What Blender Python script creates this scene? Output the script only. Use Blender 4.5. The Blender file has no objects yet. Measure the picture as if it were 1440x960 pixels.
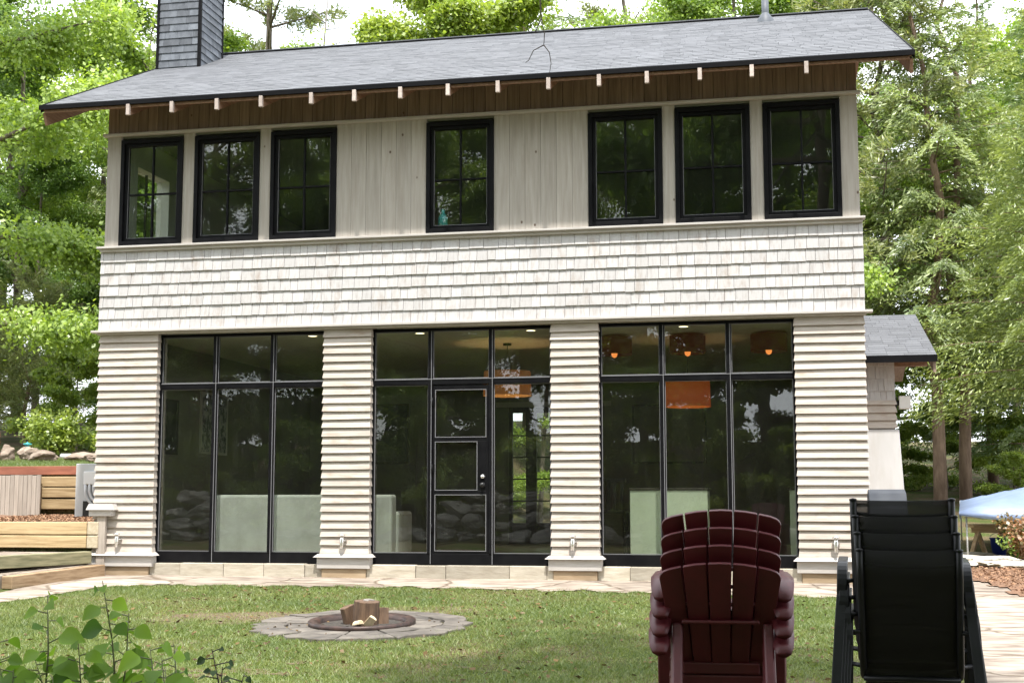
import bpy, bmesh, math, random
import numpy as np
from mathutils import Vector, Matrix
random.seed(7); rng = np.random.default_rng(7)
R = math.radians
scene = bpy.context.scene
COL = scene.collection

# ------------------------------------------------------------------ camera, world, sun, exposure
cam_d = bpy.data.cameras.new("camera"); cam = bpy.data.objects.new("camera", cam_d); COL.objects.link(cam)
cam_d.sensor_width = 36; cam_d.lens = 47.5; cam_d.clip_start = 0.05; cam_d.clip_end = 1500
CX, CY, CZ = 8.5927, -15.8965, 0.7819
_r = Vector((0.979884505, 0.199564697, -0.00053671)); _u = Vector((0.02353252, -0.11287578, 0.9933304)); _f = Vector((-0.1981731, 0.9733617, 0.11530149))
cam.matrix_world = Matrix(((_r.x, _u.x, -_f.x, CX), (_r.y, _u.y, -_f.y, CY), (_r.z, _u.z, -_f.z, CZ), (0, 0, 0, 1)))
scene.camera = cam

SUN_EL, SUN_AZ = 67.0, 14.0          # azimuth: degrees from straight in front of the facade towards the right
sdir = Vector((math.sin(R(SUN_AZ)) * math.cos(R(SUN_EL)), -math.cos(R(SUN_AZ)) * math.cos(R(SUN_EL)), math.sin(R(SUN_EL))))
sun_d = bpy.data.lights.new("sun", 'SUN'); sun_d.energy = 3.5; sun_d.angle = R(1.2); sun_d.color = (1.0, 0.955, 0.89)
sun = bpy.data.objects.new("sun", sun_d); COL.objects.link(sun)
sun.rotation_euler = sdir.to_track_quat('Z', 'Y').to_euler(); sun.location = (8, -20, 40)

world = bpy.data.worlds.new("World"); scene.world = world; world.use_nodes = True
wn = world.node_tree.nodes; wl = world.node_tree.links; wn.clear()
w_out = wn.new('ShaderNodeOutputWorld'); w_bg = wn.new('ShaderNodeBackground'); w_bg.inputs[1].default_value = 0.145
sky = wn.new('ShaderNodeTexSky'); sky.sky_type = 'NISHITA'; sky.sun_disc = False
sky.sun_elevation = R(SUN_EL); sky.sun_rotation = math.atan2(sdir.x, sdir.y)
sky.air_density = 1.0; sky.dust_density = 2.0; sky.ozone_density = 1.0
w_tc = wn.new('ShaderNodeTexCoord'); w_no = wn.new('ShaderNodeTexNoise'); w_no.inputs['Scale'].default_value = 2.2; w_no.inputs['Detail'].default_value = 6
w_mp = wn.new('ShaderNodeMapping'); w_mp.inputs['Scale'].default_value = (1, 1, 2.2)
w_rp = wn.new('ShaderNodeValToRGB'); w_rp.color_ramp.elements[0].position = 0.22; w_rp.color_ramp.elements[1].position = 0.46
w_mx = wn.new('ShaderNodeMixRGB'); w_mx.inputs[2].default_value = (8.2, 8.5, 8.9, 1)
wl.new(w_tc.outputs['Generated'], w_mp.inputs[0]); wl.new(w_mp.outputs[0], w_no.inputs['Vector']); wl.new(w_no.outputs[0], w_rp.inputs[0])
wl.new(w_rp.outputs[0], w_mx.inputs[0]); wl.new(sky.outputs[0], w_mx.inputs[1]); wl.new(w_mx.outputs[0], w_bg.inputs[0]); wl.new(w_bg.outputs[0], w_out.inputs[0])

scene.view_settings.view_transform = 'Standard'; scene.view_settings.look = 'None'
scene.view_settings.exposure = 1.3; scene.view_settings.gamma = 1.0
scene.render.engine = 'CYCLES'
scene.cycles.max_bounces = 8; scene.cycles.transparent_max_bounces = 16; scene.cycles.diffuse_bounces = 4
scene.cycles.sample_clamp_indirect = 6.0
scene.cycles.use_denoising = True

# ------------------------------------------------------------------ materials
def newmat(name):
    m = bpy.data.materials.new(name); m.use_nodes = True
    n = m.node_tree.nodes; n.clear()
    o = n.new('ShaderNodeOutputMaterial')
    return m, n, m.node_tree.links, o
def srgb(h):
    return tuple(((c / 255) / 12.92 if c / 255 <= .04045 else ((c / 255 + .055) / 1.055) ** 2.4) for c in h)
def pm(name, c1, c2=None, rough=.6, scale=(6, 6, 6), detail=5, tint=.25, bump=.0, metal=0, spec=.4, ramp=(.35, .65), knots=False, stain=None):
    """object-space noise between two colours, a per-piece tint, and a bump from the same noise"""
    m, n, l, o = newmat(name)
    c2 = c2 or c1
    b = n.new('ShaderNodeBsdfPrincipled'); b.inputs['Roughness'].default_value = rough; b.inputs['Metallic'].default_value = metal
    b.inputs['Specular IOR Level'].default_value = spec
    tc = n.new('ShaderNodeTexCoord'); mp = n.new('ShaderNodeMapping'); mp.inputs['Scale'].default_value = scale
    at = n.new('ShaderNodeAttribute'); at.attribute_name = 'tint'
    ad = n.new('ShaderNodeVectorMath'); ad.operation = 'MULTIPLY_ADD'; ad.inputs[1].default_value = (37, 53, 71)
    l.new(at.outputs['Vector'], ad.inputs[0]); l.new(tc.outputs['Object'], mp.inputs[0]); l.new(mp.outputs[0], ad.inputs[2])
    no = n.new('ShaderNodeTexNoise'); no.inputs['Scale'].default_value = 1; no.inputs['Detail'].default_value = detail; no.inputs['Roughness'].default_value = .62
    l.new(ad.outputs[0], no.inputs['Vector'])
    rp = n.new('ShaderNodeValToRGB'); rp.color_ramp.elements[0].position, rp.color_ramp.elements[1].position = ramp
    rp.color_ramp.elements[0].color = (*c1, 1); rp.color_ramp.elements[1].color = (*c2, 1)
    l.new(no.outputs[0], rp.inputs[0])
    mr = n.new('ShaderNodeMapRange'); mr.inputs['To Min'].default_value = 1 - tint; mr.inputs['To Max'].default_value = 1 + tint
    l.new(at.outputs['Fac'], mr.inputs[0])
    vm = n.new('ShaderNodeVectorMath'); vm.operation = 'SCALE'; l.new(rp.outputs[0], vm.inputs[0]); l.new(mr.outputs[0], vm.inputs['Scale'])
    col = vm.outputs[0]
    if knots:
        vo = n.new('ShaderNodeTexVoronoi'); vo.inputs['Scale'].default_value = 1; m2 = n.new('ShaderNodeMapping'); m2.inputs['Scale'].default_value = knots
        l.new(tc.outputs['Object'], m2.inputs[0]); l.new(m2.outputs[0], vo.inputs['Vector'])
        lt = n.new('ShaderNodeMapRange'); lt.inputs[1].default_value = .10; lt.inputs[2].default_value = .05
        l.new(vo.outputs['Distance'], lt.inputs[0])
        sp = n.new('ShaderNodeSeparateColor'); l.new(vo.outputs['Color'], sp.inputs[0])
        gt = n.new('ShaderNodeMath'); gt.operation = 'GREATER_THAN'; gt.inputs[1].default_value = .72; l.new(sp.outputs[0], gt.inputs[0])
        mu = n.new('ShaderNodeMath'); mu.operation = 'MULTIPLY'; l.new(lt.outputs[0], mu.inputs[0]); l.new(gt.outputs[0], mu.inputs[1])
        mx = n.new('ShaderNodeMixRGB'); mx.inputs[2].default_value = (.09, .055, .035, 1); l.new(mu.outputs[0], mx.inputs[0]); l.new(col, mx.inputs[1]); col = mx.outputs[0]
    if stain:
        m3 = n.new('ShaderNodeMapping'); m3.inputs['Scale'].default_value = stain[1]; l.new(tc.outputs['Object'], m3.inputs[0])
        n3 = n.new('ShaderNodeTexNoise'); n3.inputs['Scale'].default_value = 1; n3.inputs['Detail'].default_value = 7; n3.inputs['Roughness'].default_value = .7; l.new(m3.outputs[0], n3.inputs['Vector'])
        r3 = n.new('ShaderNodeMapRange'); r3.inputs[1].default_value = stain[2]; r3.inputs[2].default_value = stain[2] + .18; r3.inputs[4].default_value = stain[3]; l.new(n3.outputs[0], r3.inputs[0])
        mx3 = n.new('ShaderNodeMixRGB'); mx3.inputs[2].default_value = (*stain[0], 1); l.new(r3.outputs[0], mx3.inputs[0]); l.new(col, mx3.inputs[1]); col = mx3.outputs[0]
    l.new(col, b.inputs['Base Color'])
    if bump:
        bp = n.new('ShaderNodeBump'); bp.inputs['Strength'].default_value = bump; bp.inputs['Distance'].default_value = .01
        l.new(no.outputs[0], bp.inputs['Height']); l.new(bp.outputs[0], b.inputs['Normal'])
    l.new(b.outputs[0], o.inputs[0])
    return m
def emit(name, c, s):
    m, n, l, o = newmat(name); e = n.new('ShaderNodeEmission'); e.inputs[0].default_value = (*c, 1); e.inputs[1].default_value = s; l.new(e.outputs[0], o.inputs[0]); return m
def leafmat(name, c1, c2, trans=.35, gloss=.06):
    m, n, l, o = newmat(name)
    at = n.new('ShaderNodeAttribute'); at.attribute_name = 'tint'
    rp = n.new('ShaderNodeValToRGB'); rp.color_ramp.elements[0].color = (*c1, 1); rp.color_ramp.elements[1].color = (*c2, 1)
    oi = n.new('ShaderNodeObjectInfo'); ml = n.new('ShaderNodeMath'); ml.operation = 'MULTIPLY_ADD'; ml.inputs[1].default_value = .3
    l.new(oi.outputs['Random'], ml.inputs[0]); l.new(at.outputs['Fac'], ml.inputs[2])
    sb = n.new('ShaderNodeMath'); sb.operation = 'SUBTRACT'; sb.inputs[1].default_value = .15; l.new(ml.outputs[0], sb.inputs[0]); l.new(sb.outputs[0], rp.inputs[0])
    d = n.new('ShaderNodeBsdfDiffuse'); t = n.new('ShaderNodeBsdfTranslucent'); g = n.new('ShaderNodeBsdfGlossy'); g.inputs['Roughness'].default_value = .45
    l.new(rp.outputs[0], d.inputs[0])
    hs = n.new('ShaderNodeMixRGB'); hs.blend_type = 'MULTIPLY'; hs.inputs[0].default_value = 1; hs.inputs[2].default_value = (1.2, 1.2, .6, 1); l.new(rp.outputs[0], hs.inputs[1]); l.new(hs.outputs[0], t.inputs[0])
    m1 = n.new('ShaderNodeMixShader'); m1.inputs[0].default_value = trans; l.new(d.outputs[0], m1.inputs[1]); l.new(t.outputs[0], m1.inputs[2])
    m2 = n.new('ShaderNodeMixShader'); m2.inputs[0].default_value = gloss; l.new(m1.outputs[0], m2.inputs[1]); l.new(g.outputs[0], m2.inputs[2])
    l.new(m2.outputs[0], o.inputs[0]); return m
def glassmat(name, tint, boost, dust=.004):
    m, n, l, o = newmat(name)
    t = n.new('ShaderNodeBsdfTransparent'); t.inputs[0].default_value = (*tint, 1); g = n.new('ShaderNodeBsdfGlossy'); g.inputs['Roughness'].default_value = .004
    f = n.new('ShaderNodeFresnel'); ge = n.new('ShaderNodeNewGeometry'); io = n.new('ShaderNodeMath'); io.operation = 'MULTIPLY_ADD'; io.inputs[1].default_value = 1 / 1.5 - 1.5; io.inputs[2].default_value = 1.5; l.new(ge.outputs['Backfacing'], io.inputs[0]); l.new(io.outputs[0], f.inputs[0]); mu = n.new('ShaderNodeMath'); mu.operation = 'MULTIPLY'; mu.inputs[1].default_value = boost; mu.use_clamp = True
    tc = n.new('ShaderNodeTexCoord'); no = n.new('ShaderNodeTexNoise'); no.inputs['Scale'].default_value = 1.1; no.inputs['Detail'].default_value = 1
    bp = n.new('ShaderNodeBump'); bp.inputs['Strength'].default_value = .028; bp.inputs['Distance'].default_value = .1; l.new(tc.outputs['Object'], no.inputs['Vector']); l.new(no.outputs[0], bp.inputs['Height']); l.new(bp.outputs[0], g.inputs['Normal'])
    mx = n.new('ShaderNodeMixShader'); l.new(f.outputs[0], mu.inputs[0]); l.new(mu.outputs[0], mx.inputs[0]); l.new(t.outputs[0], mx.inputs[1]); l.new(g.outputs[0], mx.inputs[2])
    dd = n.new('ShaderNodeBsdfDiffuse'); dd.inputs[0].default_value = (.6, .62, .56, 1); nd = n.new('ShaderNodeTexNoise'); nd.inputs['Scale'].default_value = 1; nd.inputs['Detail'].default_value = 8; md = n.new('ShaderNodeMapping'); md.inputs['Scale'].default_value = (14, 14, 2.2); l.new(tc.outputs['Object'], md.inputs[0]); l.new(md.outputs[0], nd.inputs['Vector'])
    rd_ = n.new('ShaderNodeMapRange'); rd_.inputs[1].default_value = .3; rd_.inputs[2].default_value = .75; rd_.inputs[3].default_value = dust * .5; rd_.inputs[4].default_value = dust * 1.8; l.new(nd.outputs[0], rd_.inputs[0])
    mz = n.new('ShaderNodeMixShader'); l.new(rd_.outputs[0], mz.inputs[0]); l.new(mx.outputs[0], mz.inputs[1]); l.new(dd.outputs[0], mz.inputs[2]); l.new(mz.outputs[0], o.inputs[0]); return m

M = {}
M['whitewash_lap'] = pm('whitewashed_lap_siding', (0.31, 0.265, 0.225), (0.44, 0.395, 0.35), .65, (3, 40, 40), 5, .07, .2, ramp=(.25, .6), stain=((.25, .165, .10), (2.2, 7, 7), .53, .6))
M['whitewash_shingle'] = pm('whitewashed_cedar_shingle', (0.3, 0.275, 0.26), (0.415, 0.405, 0.4), .7, (34, 34, 4), 5, .08, .2, ramp=(.22, .5), stain=((.24, .175, .125), (7, 7, 2.4), .55, .55))
M['whitewash_board'] = pm('whitewashed_vertical_board', (0.29, 0.262, 0.228), (0.385, 0.357, 0.318), .7, (26, 26, 1.6), 6, .07, .2, ramp=(.3, .65), knots=(6, 6, 4.2), stain=((.27, .23, .19), (5, 5, .9), .52, .45))
M['white_trim'] = pm('whitewashed_trim', (0.37, 0.345, 0.32), (0.45, 0.43, 0.41), .6, (3, 30, 30), 4, .05, .1)
M['cap_paint'] = pm('faded_rafter_end', (0.351, 0.2886, 0.2574), (0.4524, 0.39, 0.351), .7, (20, 20, 20), 4, .18, .1)
M['brown_board'] = pm('brown_cedar_board', (0.15, 0.108, 0.082), (0.245, 0.185, 0.148), .7, (30, 30, 1.4), 6, .14, .2, knots=(7, 7, 4.5))
M['brown_rafter'] = pm('brown_cedar_rafter', (.20, .11, .07), (.30, .19, .13), .7, (30, 3, 30), 4, .1, .1)
M['black_metal'] = pm('black_window_frame', (.004, .004, .005), (.007, .007, .008), .45, (5, 5, 5), 2, 0, 0, spec=.10)
M['bead'] = pm('grey_glazing_bead', (.17, .17, .18), None, .45, (5, 5, 5), 2, 0)  # glazing beads, and the highlight strips drawn on mullions and transom
M['black_fascia'] = pm('black_drip_edge', (.004, .004, .005), (.006, .006, .007), .6, (4, 4, 4), 2, 0, spec=.08)
M['glass'] = glassmat('window_glass', (.86, .89, .86), 1.5)
M['clear_glass'] = glassmat('rear_glass', (.93, .95, .93), 1.0, .004)
M['asphalt_shingle'] = pm('asphalt_shingle', (0.0775, 0.08184, 0.09176), (0.1271, 0.1321, 0.1438), .8, (2.4, 14, 14), 6, .14, .25, ramp=(.3, .7))
M['chimney_shingle'] = pm('slate_grey_shingle', (0.0663, 0.0741, 0.08736), (0.117, 0.1287, 0.1482), .7, (9, 9, 5), 5, .32, .25)
M['pipe_metal'] = pm('grey_pipe', (.09, .10, .115), None, .5, (6, 6, 6), 2, 0, spec=.2)
M['stone_sill'] = pm('pale_stone_sill', (0.3276, 0.2886, 0.2262), (0.429, 0.39, 0.3198), .85, (4, 4, 16), 7, .22, .8)
M['base_wood'] = pm('tan_base_block', (0.2496, 0.1794, 0.1092), (0.3276, 0.2496, 0.1638), .7, (4, 20, 20), 4, .1, .1)
M['interior_wall'] = pm('interior_wall_paint', (.24, .245, .20), None, .8, (2, 2, 2), 2, 0)
M['white_paint'] = pm('white_paint', (0.6084, 0.6084, 0.585), (0.6396, 0.6396, 0.6162), .5, (3, 3, 3), 2, .03)
M['skirt'] = pm('off_white_panel', (.44, .435, .43), (.50, .495, .49), .65, (3, 3, 1), 5, .04, .1, stain=((.36, .34, .31), (4, 4, .8), .5, .5))
M['ceiling_paint'] = pm('ceiling_paint', (.80, .78, .64), None, .8, (2, 2, 2), 2, 0)
M['floor_wood'] = pm('oak_floor', (0.1, 0.065, 0.04), (0.16, 0.105, 0.065), .35, (24, 2, 10), 5, .2)
M['sofa'] = pm('grey_slipcover', (.42, .41, .39), (.52, .51, .49), .9, (4, 4, 4), 4, .06, .4)
M['cabinet'] = pm('pale_green_cabinet', (0.46, 0.5, 0.39), (0.52, 0.55, 0.44), .5, (2, 2, 2), 2, .03)
M['dark_wood'] = pm('dark_stained_wood', (.022, .018, .014), (.04, .03, .022), .5, (4, 4, 30), 4, .1)
M['shade_cloth'] = None
M['chrome'] = pm('chrome', (.62, .62, .60), (.72, .72, .70), .25, (30, 30, 30), 2, .05, metal=.85)
M['black_plastic'] = pm('black_plastic', (.012, .012, .012), None, .4, (4, 4, 4), 2, 0)
M['grey_metal'] = pm('light_grey_painted_metal', (0.39, 0.3978, 0.3978), (0.4368, 0.4446, 0.4446), .45, (3, 3, 3), 3, .03)
M['conduit'] = pm('pale_grey_conduit', (0.429, 0.4368, 0.4446), None, .4, (4, 4, 4), 2, .03)
M['timber'] = pm('yellow_timber', (0.1872, 0.1209, 0.0507), (0.4134, 0.3081, 0.1716), .75, (1.6, 24, 30), 7, .16, .3, ramp=(.28, .58), knots=(3, 6, 6))
M['timber_end'] = pm('timber_end_grain', (0.3588, 0.2964, 0.2028), (0.468, 0.4056, 0.2964), .8, (25, 25, 25), 5, .1, .3)
M['timber_green'] = pm('green_treated_timber', (0.1326, 0.1326, 0.0741), (0.2886, 0.2652, 0.1599), .75, (3, 3, 34), 6, .1, .25)
M['timber_tan'] = pm('tan_timber', (0.2028, 0.1287, 0.0702), (0.3744, 0.2691, 0.1677), .75, (3, 3, 34), 6, .1, .25)
M['grey_board'] = pm('weathered_grey_board', (0.2808, 0.2418, 0.2067), (0.39, 0.3432, 0.2964), .8, (26, 26, 2), 5, .12, .25)
M['red_board'] = pm('red_cedar_board', (.22, .075, .045), (.31, .115, .07), .7, (3, 20, 20), 4, .08, .1)
M['maroon'] = pm('maroon_plastic', (0.055, 0.0045, 0.007), (0.078, 0.007, 0.011), .45, (6, 6, 6), 3, .05, .04, spec=.45)
M['sling_frame'] = pm('black_powder_coat', (.007, .0075, .009), (.011, .0115, .014), .4, (8, 8, 8), 2, 0, spec=.25)
M['iron'] = pm('rusty_iron', (.022, .016, .015), (.065, .038, .03), .5, (14, 14, 14), 6, .1, .3, metal=.2)
M['firewood'] = pm('split_firewood', (.075, .045, .028), (.16, .10, .062), .85, (30, 30, 5), 6, .2, .6)
M['firewood_pale'] = pm('pale_split_wood', (.46, .36, .22), (.62, .52, .36), .8, (30, 30, 5), 5, .15, .4)
M['ring_stone'] = pm('grey_flagstone', (0.0585, 0.05148, 0.04524), (0.1482, 0.131, 0.1108), .85, (4, 4, 9), 8, .16, .7)
M['boulder'] = pm('pink_grey_boulder', (0.1326, 0.0936, 0.0702), (0.312, 0.2574, 0.2067), .85, (2.6, 2.6, 5), 8, .16, .8)
M['grey_boulder'] = pm('grey_boulder', (0.13, 0.12, 0.11), (0.33, 0.31, 0.28), .85, (2.6, 2.6, 5), 8, .2, .8)
M['white_stone'] = pm('pale_limestone', (0.3744, 0.3276, 0.2652), (0.5148, 0.4758, 0.4056), .85, (2.5, 2.5, 8), 8, .12, .6)
M['mulch'] = pm('bark_mulch', (0.1404, 0.0702, 0.03744), (0.312, 0.1872, 0.1092), .9, (30, 30, 30), 5, .45, .5)
M['ash'] = pm('dark_ash', (.018, .016, .014), (.07, .06, .05), .95, (30, 30, 30), 6, 0, .8)  # ash with the shade of the pit hole put into its colour
M['soil'] = pm('worn_brown_soil', (0.055, 0.038, 0.022), (0.15, 0.11, 0.065), .95, (22, 22, 22), 7, 0, .7)
M['mulch_bed'] = pm('mulch_bed', (0.0936, 0.04836, 0.0273), (0.234, 0.1326, 0.078), .95, (22, 22, 22), 6, 0, .8)
M['bark'] = pm('grey_brown_bark', (.085, .067, .052), (.20, .165, .135), .9, (9, 9, 2.2), 7, .1, .9)
M['bark_red'] = pm('reddish_bark', (.13, .085, .062), (.25, .175, .13), .9, (9, 9, 2.2), 7, .1, .9)
M['twig'] = pm('dark_twig', (.035, .026, .02), (.06, .045, .035), .8, (20, 20, 20), 3, 0)
M['dead_wood'] = pm('dead_grey_wood', (.16, .145, .13), (.26, .24, .215), .85, (10, 10, 3), 5, .1, .4)
M['tarp'] = pm('pale_blue_tarp', (0.155, 0.21, 0.345), (0.2, 0.26, 0.39), .5, (2, 2, 2), 4, .05, .2)
M['raw_lumber'] = pm('raw_lumber', (.42, .29, .16), (.55, .41, .25), .7, (4, 24, 24), 5, .12, .2)
M['blue_plastic'] = pm('blue_plastic', (.02, .04, .22), None, .4, (4, 4, 4), 2, 0)
M['teal'] = pm('teal_glaze', (.03, .30, .33), (.05, .38, .40), .3, (6, 6, 6), 2, 0)
M['white_pvc'] = pm('white_pvc', (0.585, 0.5928, 0.5928), None, .4, (4, 4, 4), 2, 0)
M['grill_grey'] = pm('grey_enamel_lid', (.05, .055, .065), (.07, .075, .085), .7, (4, 4, 4), 2, 0, spec=.05)
M['art_dark'] = pm('dark_print', (.02, .025, .035), (.05, .055, .07), .5, (5, 5, 5), 3, 0)
M['art_pale'] = pm('pale_print', (.20, .20, .19), (.28, .28, .26), .5, (3, 3, 3), 3, 0)
M['art_blue'] = pm('blue_white_print', (.10, .13, .18), (.55, .58, .60), .5, (9, 9, 9), 5, 0, ramp=(.45, .55))
M['maple_leaf'] = leafmat('maple_leaf', (0.14, 0.2408, 0.0448), (0.3696, 0.4928, 0.0896), 0.5)
M['maple_leaf_deep'] = leafmat('deep_green_leaf', (0.0952, 0.1848, 0.04256), (0.2464, 0.3696, 0.0784), 0.48)
M['hemlock_needle'] = leafmat('hemlock_needle', (0.126, 0.1865, 0.07056), (0.3528, 0.4133, 0.1512), 0.4)
M['pine_needle'] = leafmat('pine_needle', (0.1613, 0.2117, 0.08568), (0.4032, 0.4234, 0.1814), 0.4)
M['spruce_needle'] = leafmat('spruce_needle', (0.112, 0.1848, 0.084), (0.2912, 0.3696, 0.1568), 0.4)
M['young_leaf'] = leafmat('young_leaf', (0.17, 0.27, 0.05), (0.4, 0.48, 0.095), 0.5)
M['sapling_leaf'] = leafmat('broad_sapling_leaf', (0.0495, 0.1215, 0.0198), (0.234, 0.378, 0.045), 0.5, 0.02)
M['sapling_dark'] = leafmat('dark_sapling_leaf', (0.02, 0.045, 0.014), (0.05, 0.085, 0.025), 0.2, 0.02)
M['rust_leaf'] = leafmat('rust_leaf', (.16, .065, .022), (.30, .14, .055), .2)
M['orange_shrub'] = leafmat('orange_shrub_leaf', (.08, .10, .025), (.42, .17, .085), .3)
M['grass_blade'] = leafmat('grass_blade', (0.07, 0.125, 0.026), (0.25, 0.29, 0.085), 0.35, .05)
M['dry_leaf'] = leafmat('dry_leaf', (0.05, 0.03, 0.016), (0.17, 0.11, 0.05), 0.1, 0.02)

def sling_mat():
    m, n, l, o = newmat('black_mesh_sling')
    t = n.new('ShaderNodeBsdfTransparent'); b = n.new('ShaderNodeBsdfPrincipled'); b.inputs['Roughness'].default_value = .55; b.inputs['Specular IOR Level'].default_value = .2
    tc = n.new('ShaderNodeTexCoord'); mp = n.new('ShaderNodeMapping'); mp.inputs['Scale'].default_value = (3, 60, 60); no = n.new('ShaderNodeTexNoise'); no.inputs['Scale'].default_value = 1; no.inputs['Detail'].default_value = 4; l.new(tc.outputs['Object'], mp.inputs[0]); l.new(mp.outputs[0], no.inputs['Vector'])
    rp = n.new('ShaderNodeValToRGB'); rp.color_ramp.elements[0].color = (.004, .004, .004, 1); rp.color_ramp.elements[1].color = (.018, .018, .017, 1); l.new(no.outputs[0], rp.inputs[0]); l.new(rp.outputs[0], b.inputs['Base Color'])
    mr = n.new('ShaderNodeMapRange'); mr.inputs[1].default_value = .3; mr.inputs[2].default_value = .7; mr.inputs[3].default_value = .68; mr.inputs[4].default_value = .84; l.new(no.outputs[0], mr.inputs[0])
    mx = n.new('ShaderNodeMixShader'); l.new(mr.outputs[0], mx.inputs[0]); l.new(t.outputs[0], mx.inputs[1]); l.new(b.outputs[0], mx.inputs[2]); l.new(mx.outputs[0], o.inputs[0]); return m
M['sling'] = sling_mat()
def shade_mat(name, c, s):
    m, n, l, o = newmat(name)
    d = n.new('ShaderNodeBsdfDiffuse'); d.inputs[0].default_value = (*c, 1); t = n.new('ShaderNodeBsdfTranslucent'); t.inputs[0].default_value = (*c, 1); e = n.new('ShaderNodeEmission'); e.inputs[0].default_value = (*c, 1); e.inputs[1].default_value = s
    mx = n.new('ShaderNodeMixShader'); l.new(d.outputs[0], mx.inputs[1]); l.new(t.outputs[0], mx.inputs[2]); a = n.new('ShaderNodeAddShader'); l.new(mx.outputs[0], a.inputs[0]); l.new(e.outputs[0], a.inputs[1]); l.new(a.outputs[0], o.inputs[0]); return m
M['shade_orange'] = shade_mat('orange_lamp_shade', (.42, .13, .03), .09)
M['shade_cream'] = shade_mat('cream_lamp_shade', (.42, .26, .12), .04)
M['shade_brown'] = shade_mat('brown_lamp_shade', (.13, .045, .02), .05)
M['bulb'] = emit('amber_bulb', (1, .30, .07), .55)
M['downlight'] = emit('warm_downlight', (1, .82, .5), 2.2)

def ground_mat():
    m, n, l, o = newmat('lawn_soil')
    b = n.new('ShaderNodeBsdfPrincipled'); b.inputs['Roughness'].default_value = .95; b.inputs['Specular IOR Level'].default_value = .1
    tc = n.new('ShaderNodeTexCoord')
    a = n.new('ShaderNodeTexNoise'); a.inputs['Scale'].default_value = .9; a.inputs['Detail'].default_value = 5
    c = n.new('ShaderNodeTexNoise'); c.inputs['Scale'].default_value = 28; c.inputs['Detail'].default_value = 6
    l.new(tc.outputs['Object'], a.inputs['Vector']); l.new(tc.outputs['Object'], c.inputs['Vector'])
    r1 = n.new('ShaderNodeValToRGB'); r1.color_ramp.elements[0].color = (.035, .055, .014, 1); r1.color_ramp.elements[1].color = (.085, .115, .028, 1); r1.color_ramp.elements[0].position = .3; r1.color_ramp.elements[1].position = .7
    r2 = n.new('ShaderNodeValToRGB'); r2.color_ramp.elements[0].color = (.065, .048, .03, 1); r2.color_ramp.elements[1].color = (.16, .125, .07, 1); r2.color_ramp.elements[0].position = .35; r2.color_ramp.elements[1].position = .65
    l.new(c.outputs[0], r1.inputs[0]); l.new(c.outputs[0], r2.inputs[0])
    mr = n.new('ShaderNodeMapRange'); mr.inputs[1].default_value = .36; mr.inputs[2].default_value = .58; l.new(a.outputs[0], mr.inputs[0])
    mx = n.new('ShaderNodeMixRGB'); l.new(mr.outputs[0], mx.inputs[0]); l.new(r1.outputs[0], mx.inputs[1]); l.new(r2.outputs[0], mx.inputs[2])
    l.new(mx.outputs[0], b.inputs['Base Color'])
    bp = n.new('ShaderNodeBump'); bp.inputs['Strength'].default_value = .8; bp.inputs['Distance'].default_value = .03; l.new(c.outputs[0], bp.inputs['Height']); l.new(bp.outputs[0], b.inputs['Normal'])
    l.new(b.outputs[0], o.inputs[0]); return m
M['ground'] = ground_mat()
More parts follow.
